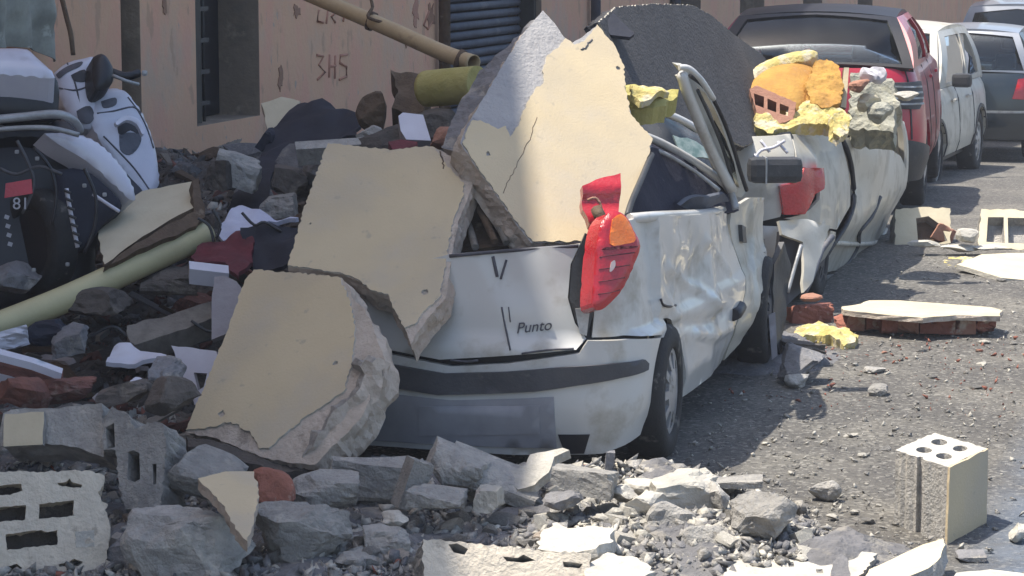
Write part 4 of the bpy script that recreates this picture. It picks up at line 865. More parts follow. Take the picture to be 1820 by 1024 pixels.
# small chips: one joined mesh, thousands of low-poly crumbs
def chips(name, label, N, sampler, mats, smin, smax, seed, sink=.25):
    rg = np.random.RandomState(seed); protos = []
    for q in range(10):
        bm = bmesh.new(); r = random.Random(q+seed); pts = [bm.verts.new((r.uniform(-1, 1), r.uniform(-1, 1)*.8, r.uniform(-1, 1)*.5)) for _ in range(7)]
        res = bmesh.ops.convex_hull(bm, input=bm.verts); bmesh.ops.delete(bm, geom=list({g for g in res['geom_interior']+res['geom_unused'] if isinstance(g, bmesh.types.BMVert)}), context='VERTS')
        bm.verts.index_update(); protos.append((np.array([v.co[:] for v in bm.verts]), np.array([[v.index for v in f.verts] for f in bm.faces]))); bm.free()
    VV = []; FF = []; MM = []; off = 0
    for k in range(N):
        x, y, mi_ = sampler(rg)
        P, T = protos[rg.randint(10)]; s = smin*(smax/smin)**(rg.rand()**2.2)
        a, b, c = rg.rand(3)*6.28; ca, sa, cb, sb = math.cos(a), math.sin(a), math.cos(b*.3), math.sin(b*.3)
        Rz = np.array([[ca, -sa, 0], [sa, ca, 0], [0, 0, 1]]); Rx = np.array([[1, 0, 0], [0, cb, -sb], [0, sb, cb]])
        VV.append((P*s)@(Rz@Rx).T+np.array([x, y, gz(x, y)+s*sink])); FF.append(T+off); MM.append(np.full(len(T), mi_)); off += len(P)
    VV = np.concatenate(VV); FF = np.concatenate(FF); MM = np.concatenate(MM)
    me = bpy.data.meshes.new(name); me.vertices.add(len(VV)); me.vertices.foreach_set('co', VV.ravel()); me.loops.add(FF.size); me.loops.foreach_set('vertex_index', FF.ravel().astype(np.int32))
    me.polygons.add(len(FF)); me.polygons.foreach_set('loop_start', np.arange(0, FF.size, 3, dtype=np.int32)); me.polygons.foreach_set('loop_total', np.full(len(FF), 3, np.int32)); 
    for m in mats: me.materials.append(M[m])
    me.polygons.foreach_set('material_index', MM.astype(np.int32)); me.update(); me.validate()
    o = link(name, me); return tag(o, label, kind='stuff')
def s_pile(rg):
    while True:
        x = rg.uniform(-6.3, -4.0); y = 8.9+5.5*rg.rand()
        if mound(x, y) > .03: break
    q = rg.rand(); red = (y < 10.9 and x < -4.3)
    return x, y, (1 if q < .5 else 2 if q < (.78 if red else .56) else 0 if q < .96 else 3)
chips('dark_rubble', 'dark brown and reddish crumbs of masonry covering the pile beside the scooters', 9000, s_pile, ['concrete_dark', 'debris_dark', 'debris_red', 'concrete_light'], .008, .07, 3)
def s_front(rg):
    while True:
        x = rg.uniform(-4.9, -1.5); y = rg.uniform(7.5, 9.75)
        if mound(x, y) > .012+.04*rg.rand()*(x > -2.9): break
    q = rg.rand(); return x, y, (0 if q < .5 else 1 if q < .75 else 2 if q < .992 else 3)
chips('grey_rubble', 'grey crumbs of broken concrete between the blocks in front of the bumper', 36000, s_front, ['concrete', 'concrete_dark', 'concrete_light', 'brick'], .004, .05, 5)
def s_road(rg):
    q = rg.rand()
    if q < .45: x, y = -2.2+rg.randn()*.5, 8.6+abs(rg.randn())*.9
    elif q < .75: x, y = rg.uniform(-2.4, -.3), rg.uniform(10.5, 14.5)
    else: x, y = rg.uniform(-2.5, -.0), rg.uniform(8, 19)
    q = rg.rand(); red = 11.6 < y < 14 and q < .3
    return max(x, -4), y, (3 if red else 0 if q < .6 else 2)
chips('road_grit', 'scattered grit and crumbs of masonry on the sunlit asphalt', 7000, s_road, ['concrete', 'concrete_dark', 'concrete_light', 'brick'], .003, .022, 8, .5)
# ------------------------------------------------------------------ COUNTABLE BROKEN PIECES
PROTO = {}
def proto(m, kind, q):
    k = (m, kind, q)
    if k not in PROTO:
        PROTO[k] = chunk_mesh('fragment', (1, 1, 1), m, 100+q*13+len(m), kind, cuts=7 if kind == 'rock' else 5, rough=.035 if kind == 'rock' else .03, res=2 if kind == 'rock' else 1)
    return PROTO[k]
def fragment(name, label, group, x, y, s, m, kind, rg, flat=1., lift=0):
    o = bpy.data.objects.new(name, proto(m, kind, rg.randrange(6))); COL.objects.link(o)
    o.scale = (s*rg.uniform(.8, 1.5), s*rg.uniform(.6, 1.1), s*rg.uniform(.45, .9)*flat); tl = 24 if flat > .5 else 9
    o.rotation_euler = (R(rg.uniform(-tl, tl)), R(rg.uniform(-tl, tl)), rg.uniform(0, 6.28)); o.location = (x, y, gz(x, y)-s*.10*flat+lift)
    return tag(o, label, 'rubble', group)
rg = random.Random(21)
LP = 'dark lump of broken masonry among many on the pile beside the scooters'
n_ = 0
while n_ < 150:
    x, y = rg.uniform(-6.2, -4.15), rg.uniform(9.3, 14)
    if mound(x, y) < .05: continue
    m = rg.choice(['debris_dark', 'debris_dark', 'concrete_dark', 'concrete_dark', 'debris_red' if y < 11.2 else 'debris_dark', 'wood_brown']); fragment('masonry_lump', LP, 'lumps of masonry on the pile', x, y, rg.choice([.07, .1, .14, .2]), m, rg.choice(['rock', 'box']), rg, .8); n_ += 1
n_ = 0
sp = [mesh('splinter', [(-.5, -.5, -.5), (.5, -.3, -.5), (.55, .3, -.5), (-.45, .5, -.5), (-.5, -.5, .5), (.4, -.3, .4), (.5, .3, .5), (-.42, .5, .45)], [(3, 2, 1, 0), (4, 5, 6, 7), (0, 1, 5, 4), (1, 2, 6, 5), (2, 3, 7, 6), (3, 0, 4, 7)], m) for m in ('wood_brown', 'wood_grey', 'debris_red', 'lilac_board')]
while n_ < 80:
    x, y = rg.uniform(-6.0, -4.15), rg.uniform(9.4, 13.5)
    if mound(x, y) < .08: continue
    o = bpy.data.objects.new('splinter', sp[rg.choice([0, 0, 1, 1, 2, 3])]); COL.objects.link(o); o.scale = (rg.uniform(.12, .42), rg.uniform(.02, .07), rg.uniform(.008, .03))
    o.rotation_euler = (R(rg.uniform(-40, 40)), R(rg.uniform(-30, 30)), rg.uniform(0, 6.28)); o.location = (x, y, gz(x, y)+rg.uniform(.03, .10)); tag(o, 'thin splintered board among the lumps on the pile beside the scooters', 'splinter', 'splinters on the pile'); n_ += 1
LF = 'rough grey lump of broken concrete among many in front of the bumper'
n_ = 0
while n_ < 260:
    x, y = rg.uniform(-4.6, -2.35), rg.uniform(7.9, 9.6)
    if mound(x, y) < .04 or (x > -3.1 and y > 9.15): continue
    m = rg.choice(['concrete', 'concrete', 'concrete', 'concrete_light', 'plaster_core']); fragment('concrete_lump', LF, 'lumps of concrete before the bumper', x, y, rg.choice([.03, .04, .05, .07, .09]), m, rg.choice(['rock', 'box']), rg, .9); n_ += 1
LH = 'pale sunlit lump of broken concrete in the small heap on the road'
n_ = 0
while n_ < 130:
    x, y = rg.gauss(-2.1, .42), rg.gauss(8.95, .4)
    if mound(x, y) < .035: continue
    fragment('pale_lump', LH, 'pale lumps in the heap on the road', x, y, rg.choice([.025, .035, .05, .07]), rg.choice(['concrete_light', 'concrete_light', 'concrete']), rg.choice(['rock', 'box']), rg, .85); n_ += 1
LR = 'small flat fragment of masonry lying loose on the open asphalt'
pos = [(1510, 776, 40), (1575, 800, 38), (1535, 812, 22), (1668, 790, 18), (1710, 778, 16), (1440, 780, 16), (1660, 672, 24), (1745, 648, 22), (1735, 690, 30), (1615, 700, 14), (1690, 720, 10), (1520, 650, 26), (1600, 640, 20), (1800, 612, 26), (1750, 610, 30), (1700, 600, 14), (1640, 625, 16), (1570, 628, 16), (1500, 690, 14), (1430, 750, 14), (1460, 700, 12), (1790, 655, 14), (1640, 740, 10), (1540, 860, 10), (1430, 910, 26), (1480, 925, 30), (1515, 915, 22), (1560, 900, 18), (1545, 930, 34), (1450, 940, 18), (1400, 830, 10), (1330, 850, 26), (1300, 842, 18), (1230, 828, 14), (1780, 500, 20), (1700, 520, 14), (1620, 515, 12), (1560, 500, 12), (1810, 540, 12), (1770, 470, 16), (1710, 445, 30), (1790, 455, 22), (1480, 870, 12), (1750, 560, 10), (1805, 740, 8), (1740, 830, 8)]
for u, v, wpx in pos:
    p = onz(u, v); d = (p-CAM).dot(FW); fragment('loose_fragment', LR, 'loose fragments on the open road', p.x, p.y, wpx*d/FPX*.85, rg.choice(['concrete', 'concrete_light', 'concrete', 'terracotta' if 590 < v < 680 else 'concrete']), 'rock', rg, .45)
# ------------------------------------------------------------------ FOREGROUND BLOCKS (shade side)
def pxblock(name, label, cat, pts, holes, anchors, thick, mats, **k):
    return px_plate(name, label, cat, pts, anchors, thick, mats, holes=holes, **k)
hb = lambda x, y: .006*nz(x, y, 12, 3)+.003*nz(x, y, 40, 6)
R4 = lambda a, b, c, d: [(a, c), (b, c+(1 if b > a else 0)), (b, d), (a, d+1)]
pb = pxblock('hollow_block', 'large cream hollow block at the bottom left corner with rows of dark slots', 'building block',
    [(-130, 836), (60, 838), (165, 838), (186, 846), (184, 862), (174, 874), (180, 890), (192, 896), (186, 906), (194, 925), (196, 955), (190, 985), (186, 1010), (192, 1050), (-130, 1050)],
    [[(-30, 868), (8, 862), (38, 860), (40, 872), (18, 880), (-28, 882)], [(102, 858), (118, 856), (124, 850), (128, 857), (146, 862), (144, 867), (124, 866), (104, 862)],
     [(-40, 904), (46, 898), (45, 924), (-40, 930)], [(70, 896), (131, 889), (131, 917), (69, 922)], [(10, 950), (74, 942), (84, 946), (102, 942), (102, 968), (78, 970), (12, 978)], [(-60, 960), (-20, 955), (-20, 985), (-60, 990)],
     [(-20, 1010), (8, 1008), (30, 1002), (40, 1010), (22, 1018), (-18, 1020)], [(104, 1003), (122, 1000), (132, 993), (148, 999), (140, 1006), (106, 1008)]],
    [(-130, 1050, 8.62), (190, 1040, 8.75), (-130, 836, 8.70)], .36, ['pumice', 'pumice', 'pumice'], bump=hb, step=.03, jit=.004, hjit=.002, edge_step=.012, levels=6, rough=.008, seed=2)
to2, mp, n_ = planef(*[at(*a) for a in [(-130, 1050, 8.62), (190, 1040, 8.75), (-130, 836, 8.70)]])
pl = [to2(*p) for p in [(134, 945), (168, 942), (168, 972), (135, 974)]]
o = wlink('mortar_plug', solid('mortar_plug', resample(pl, .01, .003), lambda x, y, d: mp(x, y, d-.004), .05, 'concrete_light', step=.02, edge_step=.01), None)
o.data.transform(Matrix.Translation(-pb.location)); o.parent = pb
# dark inside of the slots
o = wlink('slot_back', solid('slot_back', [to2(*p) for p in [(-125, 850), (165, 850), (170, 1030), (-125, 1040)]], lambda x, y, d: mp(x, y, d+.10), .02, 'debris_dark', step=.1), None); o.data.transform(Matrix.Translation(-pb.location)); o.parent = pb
pb = pxblock('broken_block', 'upright broken grey hollow block with two tall slots behind the cream block', 'building block',
    [(182, 745), (200, 722), (225, 735), (240, 762), (262, 750), (288, 752), (295, 780), (292, 840), (284, 900), (262, 905), (222, 905), (212, 870), (205, 800), (184, 800)],
    [[(228, 803), (238, 800), (248, 806), (249, 852), (240, 857), (226, 852)], [(271, 825), (278, 824), (278, 860), (272, 862)], [(188, 760), (203, 752), (204, 795), (190, 798)]],
    [(184, 900, 9.22), (290, 900, 9.16), (200, 722, 9.34)], .22, ['concrete', 'concrete', 'concrete'], bump=hb, step=.03, jit=.005, edge_step=.014, levels=5, rough=.010, seed=4)
pxblock('broken_block', 'cream and grey broken block lying behind the bottom left block', 'building block',
    [(6, 735), (20, 728), (80, 726), (130, 722), (182, 718), (186, 770), (184, 812), (150, 800), (110, 790), (0, 792)], [], [(0, 792, 9.45), (184, 805, 9.35), (6, 730, 9.50)], .2,
    ['concrete', 'concrete', 'concrete'], bump=lambda x, y: .02*nz(x, y, 9, 3), step=.03, jit=.006, levels=4, rough=.01, seed=6)
px_plate('render_patch', 'flat cream painted face on the end of the grey broken block at the left edge', 'render piece', [(8, 736), (78, 732), (76, 790), (6, 794)], [(6, 794, 9.40), (78, 790, 9.36), (8, 736, 9.46)], .02, ['cream_pale', 'concrete'], step=.05, jit=.004)
# lumps with paint
chunk('concrete_lump', 'big grey lump with a cream painted side, right of the two broken blocks', 345, 1040, 8.75, 190, 185, .30, 'concrete', 31, 'rock', (8, -6, 15), res=4, cuts=9)
px_plate('render_patch', 'cream painted face on the big grey lump', 'render piece', [(352, 850), (400, 838), (452, 838), (460, 870), (452, 920), (440, 962), (418, 940), (400, 900), (370, 868)], [(400, 900, 8.50), (456, 890, 8.56), (430, 838, 8.80)], .04, ['cream_render', 'plaster_core', 'concrete'], step=.03, jit=.006, levels=2, rough=.004, seed=3)
chunk('concrete_lump', 'sloping grey lump behind the cream faced one, below the front slab', 360, 880, 9.35, 180, 75, .25, 'concrete', 32, 'rock', (0, 12, 0), res=3)
chunk('brick_lump', 'rounded pinkish brown brick lump right of the cream face', 476, 905, 9.1, 80, 70, .16, 'brick', 33, 'rock', (0, 0, 10), res=3)
chunk('concrete_block', 'light grey square block below the front slab', 575, 905, 9.25, 120, 62, .16, 'concrete', 34, 'box', (6, 3, 4), cuts=9, res=3)
chunk('concrete_block', 'largest blue grey block at the bottom, below the light grey one', 545, 1000, 8.9, 165, 105, .24, 'concrete', 35, 'box', (10, -4, 8), cuts=9, res=4)
chunk('concrete_block', 'long dark grey block under the bumper beside the front slab', 660, 885, 9.55, 145, 70, .16, 'concrete', 36, 'box', (4, 5, -3), cuts=9, res=3)
chunk('concrete_block', 'dark grey hollow looking block tilted under the number plate', 800, 872, 9.45, 110, 70, .18, 'concrete', 37, 'box', (10, 24, 10), cuts=9, res=3)
chunk('concrete_slab_piece', 'long sloping grey slab piece leaning right under the number plate', 870, 862, 9.5, 165, 34, .20, 'concrete', 38, 'box', (14, 22, 0), cuts=3, res=3)
chunk('concrete_slab_piece', 'upright grey splinter standing before the long dark block', 718, 905, 9.3, 40, 90, .10, 'concrete', 39, 'box', (0, 20, 20), cuts=4, res=3)
chunk('concrete_slab_piece', 'low flat grey piece between the splinter and the blue grey block', 775, 905, 9.15, 95, 34, .14, 'concrete', 40, 'box', (0, 4, -12), cuts=3, res=3)
px_plate('render_shard', 'pale cream shard of wall render leaning under the right end of the bumper', 'render piece', [(905, 838), (935, 826), (942, 808), (1000, 796), (1012, 800), (985, 812), (975, 840), (950, 862), (920, 870), (908, 856)], [(908, 866, 9.42), (1000, 800, 9.55), (905, 838, 9.5)], .04, ['concrete_light', 'concrete_light', 'concrete'], step=.03, jit=.004, levels=2, rough=.004)
chunk('concrete_slab_piece', 'thin grey upright sliver near the rear tyre', 1082, 842, 9.75, 16, 40, .05, 'concrete_dark', 41, 'box', (0, 4, 0), cuts=2, res=2)
for i, (u, v, a, b, m, t) in enumerate([(1035, 880, 110, 46, 'concrete', 'grey flat stone under the end of the bumper'), (1010, 905, 70, 34, 'concrete_dark', 'small dark block in the shade left of the pale heap'), (690, 985, 80, 45, 'concrete', 'rounded grey stone right of the blue grey block'),
        (650, 1020, 90, 40, 'concrete', 'grey stone at the bottom edge right of the blue grey block'), (240, 1010, 110, 60, 'concrete_dark', 'dark grey stone beside the bottom left block'), (700, 940, 60, 28, 'concrete_light', 'pale chip above the rounded grey stone'), (870, 905, 44, 40, 'concrete_light', 'small pale upright block on the hollow front slab')]):
    chunk('stone', t, u, v, 9.3-(v-880)*.0036, a, b, .14, m, 50+i, 'rock' if i % 2 else 'box', (rnd.uniform(-8, 8), rnd.uniform(-8, 8), rnd.uniform(-30, 30)), res=3)
# hollow slab lying at the bottom centre
A = [(755, 1060, 8.42), (1050, 1050, 8.55), (755, 962, 8.5)]
fs = pxblock('hollow_slab', 'flat grey hollow slab lying at the bottom centre with its slots towards the viewer', 'building block',
    [(752, 958), (800, 962), (900, 972), (980, 980), (1050, 985), (1046, 1060), (752, 1062)], [[(797, 968), (812, 966), (832, 976), (826, 986), (806, 982)], [(893, 990), (920, 992), (930, 986), (952, 996), (930, 1000), (900, 998)], [(1000, 998), (1020, 1000), (1036, 1002), (1030, 1010), (1002, 1008)]],
    A, .44, ['pumice', 'concrete', 'concrete'], bump=hb, step=.04, jit=.005, edge_step=.015, levels=8, rough=.008, seed=14)
px_plate('white_render_piece', 'bright white sunlit lump of render right of the hollow slab', 'render piece', [(955, 975), (962, 945), (990, 928), (1020, 938), (1050, 934), (1088, 942), (1090, 962), (1060, 978), (1000, 982)], [(955, 978, 8.74), (1090, 965, 8.76), (1000, 930, 9.02)], .08, ['concrete_light', 'concrete_light', 'concrete'], bump=lambda x, y: .015*nz(x, y, 12, 3), step=.025, jit=.01, levels=3, rough=.01, smooth=False)
px_plate('white_render_piece', 'bright white sunlit piece of render at the bottom edge below the pale heap', 'render piece', [(1035, 1030), (1050, 1000), (1080, 982), (1120, 990), (1150, 1000), (1165, 1018), (1120, 1034)], [(1035, 1034, 8.5), (1165, 1024, 8.5), (1090, 985, 8.68)], .07, ['concrete_light', 'concrete_light', 'concrete'], bump=lambda x, y: .02*nz(x, y, 12, 4), step=.025, jit=.01, levels=3, rough=.01, smooth=False)
# heap on the road, lit
chunk('concrete_lump', 'pointed grey and white lump, largest in the pale heap on the road', 1340, 972, 9.05, 130, 108, .24, 'concrete', 61, 'rock', (6, -4, 22), res=4, cuts=10)
chunk('concrete_lump', 'pale cream angular block at the back of the pale heap', 1218, 915, 9.4, 125, 74, .2, 'concrete_light', 62, 'box', (8, -6, 14), res=4, cuts=5)
chunk('concrete_slab_piece', 'thin grey slab lying behind the pointed lump', 1310, 862, 9.65, 90, 12, .14, 'concrete', 63, 'box', (0, -2, -6), cuts=2, res=2)
for i, (u, v, a, b, t) in enumerate([(1110, 900, 46, 38, 'small pale stone at the left end of the pale heap'), (1145, 875, 54, 30, 'small pale stone on top of the left end of the pale heap'), (1150, 925, 80, 52, 'pale lump below the cream angular block'), (1205, 958, 90, 60, 'rough grey lump left of the pointed lump'), (1255, 985, 110, 55, 'broad grey lump below the cream angular block'), (1130, 965, 100, 26, 'long flat grey stone left of the rough lump'), (1270, 905, 40, 44, 'grey wedge between the angular block and the pointed lump')]):
    chunk('stone', t, u, v, 9.45-(v-880)*.0045, a, b, .15, 'concrete' if i in (3, 4, 5, 6) else 'concrete_light', 70+i, 'rock', (rnd.uniform(-10, 10), rnd.uniform(-10, 10), rnd.uniform(-30, 30)), res=3, cuts=8)
chunk('stone', 'lone grey stone on the asphalt between the heap and the hollow block', 1466, 892, None, 50, 34, .10, 'concrete', 81, 'rock', (0, 0, 30), res=3)
# flat perforated slab bottom right
px_plate('perforated_slab', 'flat pale perforated slab lying at the bottom edge right of the heap', 'building block', [(1270, 1040), (1300, 1000), (1320, 978), (1400, 970), (1460, 968), (1500, 975), (1560, 985), (1540, 1010), (1500, 1050)],
    [(1270, 1040, 8.56), (1500, 1050, 8.50), (1400, 970, 8.98)], .07, ['concrete_light', 'concrete_light', 'concrete'], holes=[[(1440, 988), (1452, 987), (1454, 995), (1442, 996)], [(1400, 1000), (1410, 999), (1412, 1006), (1402, 1007)], [(1372, 985), (1380, 984), (1381, 990), (1373, 991)], [(1412, 976), (1419, 976), (1419, 980), (1412, 981)], [(1335, 1000), (1345, 999), (1346, 1006), (1336, 1007)], [(1450, 1012), (1462, 1011), (1464, 1019), (1452, 1020)]],
    bump=lambda x, y: .008*nz(x, y, 12, 3), step=.03, jit=.006, edge_step=.012, levels=3, rough=.008, smooth=False)
px_plate('dark_shard', 'small dark grey shard standing on the perforated slab', 'rubble', [(1475, 1034), (1480, 1000), (1494, 984), (1506, 992), (1512, 1020), (1506, 1040)], [(1475, 1034, 8.5), (1512, 1034, 8.5), (1494, 984, 8.62)], .05, ['concrete_dark', 'concrete_light', 'concrete'], step=.02, jit=.003)
px_plate('cream_shard', 'long bright cream shard lying at the bottom edge below the hollow block', 'render piece', [(1528, 1040), (1545, 1012), (1590, 992), (1640, 968), (1676, 957), (1680, 968), (1672, 990), (1650, 1010), (1600, 1030)], [(1535, 1040, 8.42), (1676, 957, 8.85), (1640, 1018, 8.42)], .06, ['cream_pale', 'concrete', 'concrete'], step=.04, jit=.004, levels=3, rough=.008, seed=4)
px_plate('pale_slab_piece', 'low pale slab piece at the bottom right corner', 'render piece', [(1690, 1040), (1700, 1018), (1760, 1012), (1830, 1020), (1840, 1045)], [(1690, 1040, 8.5), (1835, 1040, 8.5), (1760, 1012, 8.66)], .05, ['concrete_light', 'concrete_light', 'concrete'], step=.04, jit=.006, levels=2, rough=.006)
chunk('stone', 'white stone cut by the right edge of the picture', 1812, 965, None, 40, 34, .1, 'concrete_light', 83, 'rock', res=3)
chunk('stone', 'low dark stone near the bottom right corner', 1725, 995, None, 50, 14, .08, 'concrete_dark', 84, 'box', res=2)
# ---- hollow block standing on the road
p0, p1, p2 = onz(1682, 966), onz(1589, 932), onz(1750, 928)
hx = (p1-p0); hy = (p2-p0); hh = .285
up_ = Vector((0, 0, 1)); 
bmap = lambda x, y, d: p0+hx*x+hy*y+up_*(hh-d)
hb_ = empty('hollow_block', p0, 'hollow concrete block with one cream painted side standing alone on the sunlit road', 'building block')
hl = []
for (cx, cy, a, b) in ((.30, .30, .13, .12), (.68, .30, .13, .12), (.30, .72, .11, .13), (.70, .72, .13, .13)): hl.append([(cx+a*math.cos(k*math.pi/6), cy+b*math.sin(k*math.pi/6)) for k in range(12)])
wlink('block_body', solid('block_body', [(.0, 0), (.48, -.0), (.50, .05), (.56, .05), (.58, 0), (1, 0), (1.02, .3), (.99, 1), (0, 1)], bmap, hh, ['concrete_light', 'concrete', 'concrete'], holes=hl, step=.12, edge_step=.06, levels=3, rough=.010, jit=.02, seed=3, smooth=False), hb_)
cm = lambda x, y, d: p0+hy*x+up_*(hh*y)-hx.normalized()*(.012-d)
wlink('painted_side', solid('painted_side', [(-.03, 0), (1.0, 0), (1.0, 1.0), (.35, 1.0), (.0, 1.0)], cm, .014, 'cream_render', step=.2, jit=.01, edge_step=.1), hb_)
# ------------------------------------------------------------------ MIDDLE ROAD PIECES
bs = empty('brick_slab', onz(1640, 596), 'flat broken slab with cream top and red brick edge lying on the road beside the cars', 'wall slab')
TA = [(1545, 562, 13.88), (1780, 562, 13.95), (1560, 533, 14.55)]
px_plate('top', None, None, [(1496, 545), (1530, 540), (1545, 534), (1600, 534), (1680, 540), (1760, 546), (1782, 552), (1778, 562), (1700, 560), (1640, 565), (1560, 558), (1500, 551)], TA, .03, ['cream_pale', 'plaster_core', 'plaster_core'], bs, step=.08, jit=.01, levels=2, rough=.008)
rg = random.Random(9); u = 1500
for k in range(8):
    w_ = rg.uniform(28, 40); c0 = (u, 562 if k > 1 else 556)
    me = chunk_mesh('brick', (w_*13.95/FPX*1.02, .16, .09), 'brick' if k % 3 else 'terracotta', 200+k, 'box', cuts=3, rough=.05, res=2); me.transform(Matrix.Rotation(PSI+R(rg.uniform(-6, 6)), 4, 'Z'))
    p = onz(u+w_/2, 594 if k > 1 else 588); me.transform(Matrix.Translation((p.x, p.y+.01, .008))); wlink('brick', me, bs); u += w_
chunk('brick_piece', 'broken red brick piece beside the front wheel of the first car', 1438, 572, None, 78, 34, .2, 'brick', 90, 'box', (0, 3, 8), cat='brick', res=3)
chunk('brick_piece', 'small pinkish brick crumb on top of the broken red brick piece', 1442, 537, 14.3, 34, 16, .08, 'terracotta', 91, 'rock', cat='brick', res=2)
chunk('brick_piece', 'red brick fragment touching the yellow foam lump', 1505, 590, None, 50, 30, .12, 'brick', 92, 'rock', cat='brick', res=3)
def foam(name, label, pts, anchors, th, m='foam_yellow', amp=.03, seed=2):
    return px_plate(name, label, 'insulation foam', pts, anchors, th, [m, m, m], bump=lambda x, y: amp*nz(x, y, 9, seed)+amp*.6*nz(x, y, 22, seed+1)+amp*.25*nz(x, y, 50, seed+1), step=.018, jit=.008, levels=2, rough=.01, smooth=False)
foam('foam_lump', 'yellow foam lump on the road in front of the brick edged slab', [(1412, 588), (1425, 576), (1455, 572), (1480, 578), (1505, 584), (1526, 592), (1520, 608), (1500, 612), (1478, 600), (1450, 594), (1430, 600), (1414, 606)], [(1414, 608, 13.65), (1524, 608, 13.6), (1455, 572, 13.95)], .09)
foam('foam_lump', 'pale yellow tangle of foam on the road before the hollow block at the right edge', [(1676, 466), (1690, 458), (1710, 456), (1730, 460), (1750, 468), (1744, 484), (1722, 478), (1705, 488), (1684, 486)], [(1680, 490, 16.8), (1750, 486, 16.8), (1710, 455, 17.5)], .07, seed=7)
chunk('debris_lump', 'dark grey lump of rubble beside the front wheel below the foam', 1420, 680, None, 90, 66, .3, 'concrete_dark', 93, 'rock', (0, 0, 12), res=3, cuts=9)
chunk('debris_lump', 'brownish flat piece resting on the dark lump by the front wheel', 1425, 625, 13.1, 80, 18, .2, 'debris_dark', 94, 'box', (0, 6, 0), res=2)
chunk('debris_lump', 'small round grey stone at the foot of the dark lump', 1418, 690, None, 42, 24, .12, 'concrete', 95, 'rock', res=3)
px_plate('flat_board', 'thin grey green board lying flat on the road', 'board', [(1452, 690), (1460, 668), (1570, 676), (1582, 684), (1575, 702), (1500, 698)], [(1452, 692, 12.42), (1580, 702, 12.38), (1500, 668, 12.85)], .02, ['wood_grey', 'wood_grey'], step=.08, jit=.006)
chunk('stone', 'grey stone at the right end of the thin board', 1562, 704, None, 40, 22, .1, 'concrete', 96, 'rock', res=3)
chunk('stone', 'grey stone above the thin board', 1556, 664, None, 36, 14, .1, 'concrete', 97, 'rock', res=3)
# cream block with a dark opening and hollow block at the right edge
cb = px_plate('cream_block', 'cream block with a dark arched opening lying behind the second car', 'building block', [(1592, 372), (1640, 368), (1689, 370), (1690, 432), (1640, 436), (1590, 438)], [(1590, 438, 18.2), (1690, 434, 18.25), (1592, 372, 18.35)], .18, ['cream_pale', 'concrete', 'concrete'], holes=[[(1632, 434), (1630, 410), (1628, 388), (1650, 384), (1672, 400), (1684, 428), (1660, 434)]], step=.06, jit=.006, edge_step=.03, bump=hb)
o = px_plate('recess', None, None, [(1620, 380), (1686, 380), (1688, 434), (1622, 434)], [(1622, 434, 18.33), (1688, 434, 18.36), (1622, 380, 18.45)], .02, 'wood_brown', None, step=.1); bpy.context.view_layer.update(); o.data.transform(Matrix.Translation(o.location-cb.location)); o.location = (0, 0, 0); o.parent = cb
for k in ('label', 'category'):
    if k in o: del o[k]
chunk('concrete_slab_piece', 'pinkish splinter leaning in the opening of the cream block', 1668, 432, None, 36, 34, .06, 'terracotta', 98, 'box', (0, 30, 0), res=2)
hbk = px_plate('hollow_block', 'hollow concrete block with cream rim lying open at the right edge', 'building block', [(1738, 440), (1744, 372), (1790, 372), (1850, 376), (1850, 446), (1790, 442)], [(1738, 442, 17.9), (1850, 446, 17.9), (1744, 372, 18.15)], .22, ['cream_pale', 'concrete', 'concrete'], holes=[[(1753, 430), (1756, 386), (1784, 386), (1786, 432)], [(1792, 432), (1791, 387), (1842, 388), (1842, 434)]], step=.05, jit=.006, edge_step=.03, levels=3, rough=.006)
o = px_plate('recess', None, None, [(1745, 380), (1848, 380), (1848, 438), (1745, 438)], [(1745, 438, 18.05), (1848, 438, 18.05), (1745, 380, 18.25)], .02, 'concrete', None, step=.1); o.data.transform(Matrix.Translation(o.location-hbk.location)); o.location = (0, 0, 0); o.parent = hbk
for k in ('label', 'category'):
    if k in o: del o[k]
px_plate('flat_board', 'pale cream sheet lying flat before the hollow block at the right edge', 'board', [(1700, 470), (1745, 452), (1850, 448), (1850, 500), (1780, 494)], [(1745, 478, 16.6), (1850, 500, 16.3), (1760, 450, 17.3)], .03, ['cream_pale', 'concrete_light'], step=.1, jit=.01)
for i, (u, v, a, b, t) in enumerate([(1640, 440, 60, 14, 'splintered pale strip at the foot of the cream block'), (1700, 448, 70, 12, 'thin grey strip between the cream block and the yellow foam tangle'), (1755, 446, 60, 12, 'thin white strip at the foot of the hollow block at the right edge'), (1720, 432, 40, 30, 'pale lump leaning on the left side of the hollow block at the right edge')]):
    chunk('rubble_strip', t, u, v, 17.6, a, b, .12, 'concrete_light', 110+i, 'rock', (0, rnd.uniform(-8, 8), 0), res=2)
mat('block_green', (.42, .41, .34), (.30, .30, .25), .95, 9, .9, 40, c3=(.45, .43, .32), s3=7, t3=.54)
# ------------------------------------------------------------------ ON TOP OF THE SECOND CAR
def bulge_thing(name, label, cat, pts, anchors, th, m, h):
    root = empty(name, at(*anchors[0]), label, cat); o, t2, mp = shell('sheet', pts, anchors, th, m, root, h); return root, t2, mp
bulge_thing('insulation_sheet', 'curved orange sheet of insulation on top of the second crushed car', 'insulation sheet', [(1326, 150), (1338, 126), (1364, 106), (1400, 94), (1440, 90), (1464, 100), (1464, 125), (1446, 152), (1428, 176), (1404, 184), (1366, 168), (1338, 162)], [(1330, 165, 15.25), (1425, 172, 15.25), (1430, 92, 15.9)], .10, 'foam_orange', .09)
bulge_thing('insulation_sheet', 'thin yellow rim of foam behind the orange sheet', 'insulation sheet', [(1316, 170), (1322, 136), (1344, 112), (1384, 94), (1430, 84), (1452, 86), (1440, 100), (1390, 110), (1350, 130), (1336, 160)], [(1330, 150, 15.6), (1440, 100, 15.7), (1400, 88, 15.8)], .06, 'foam_yellow', .03)
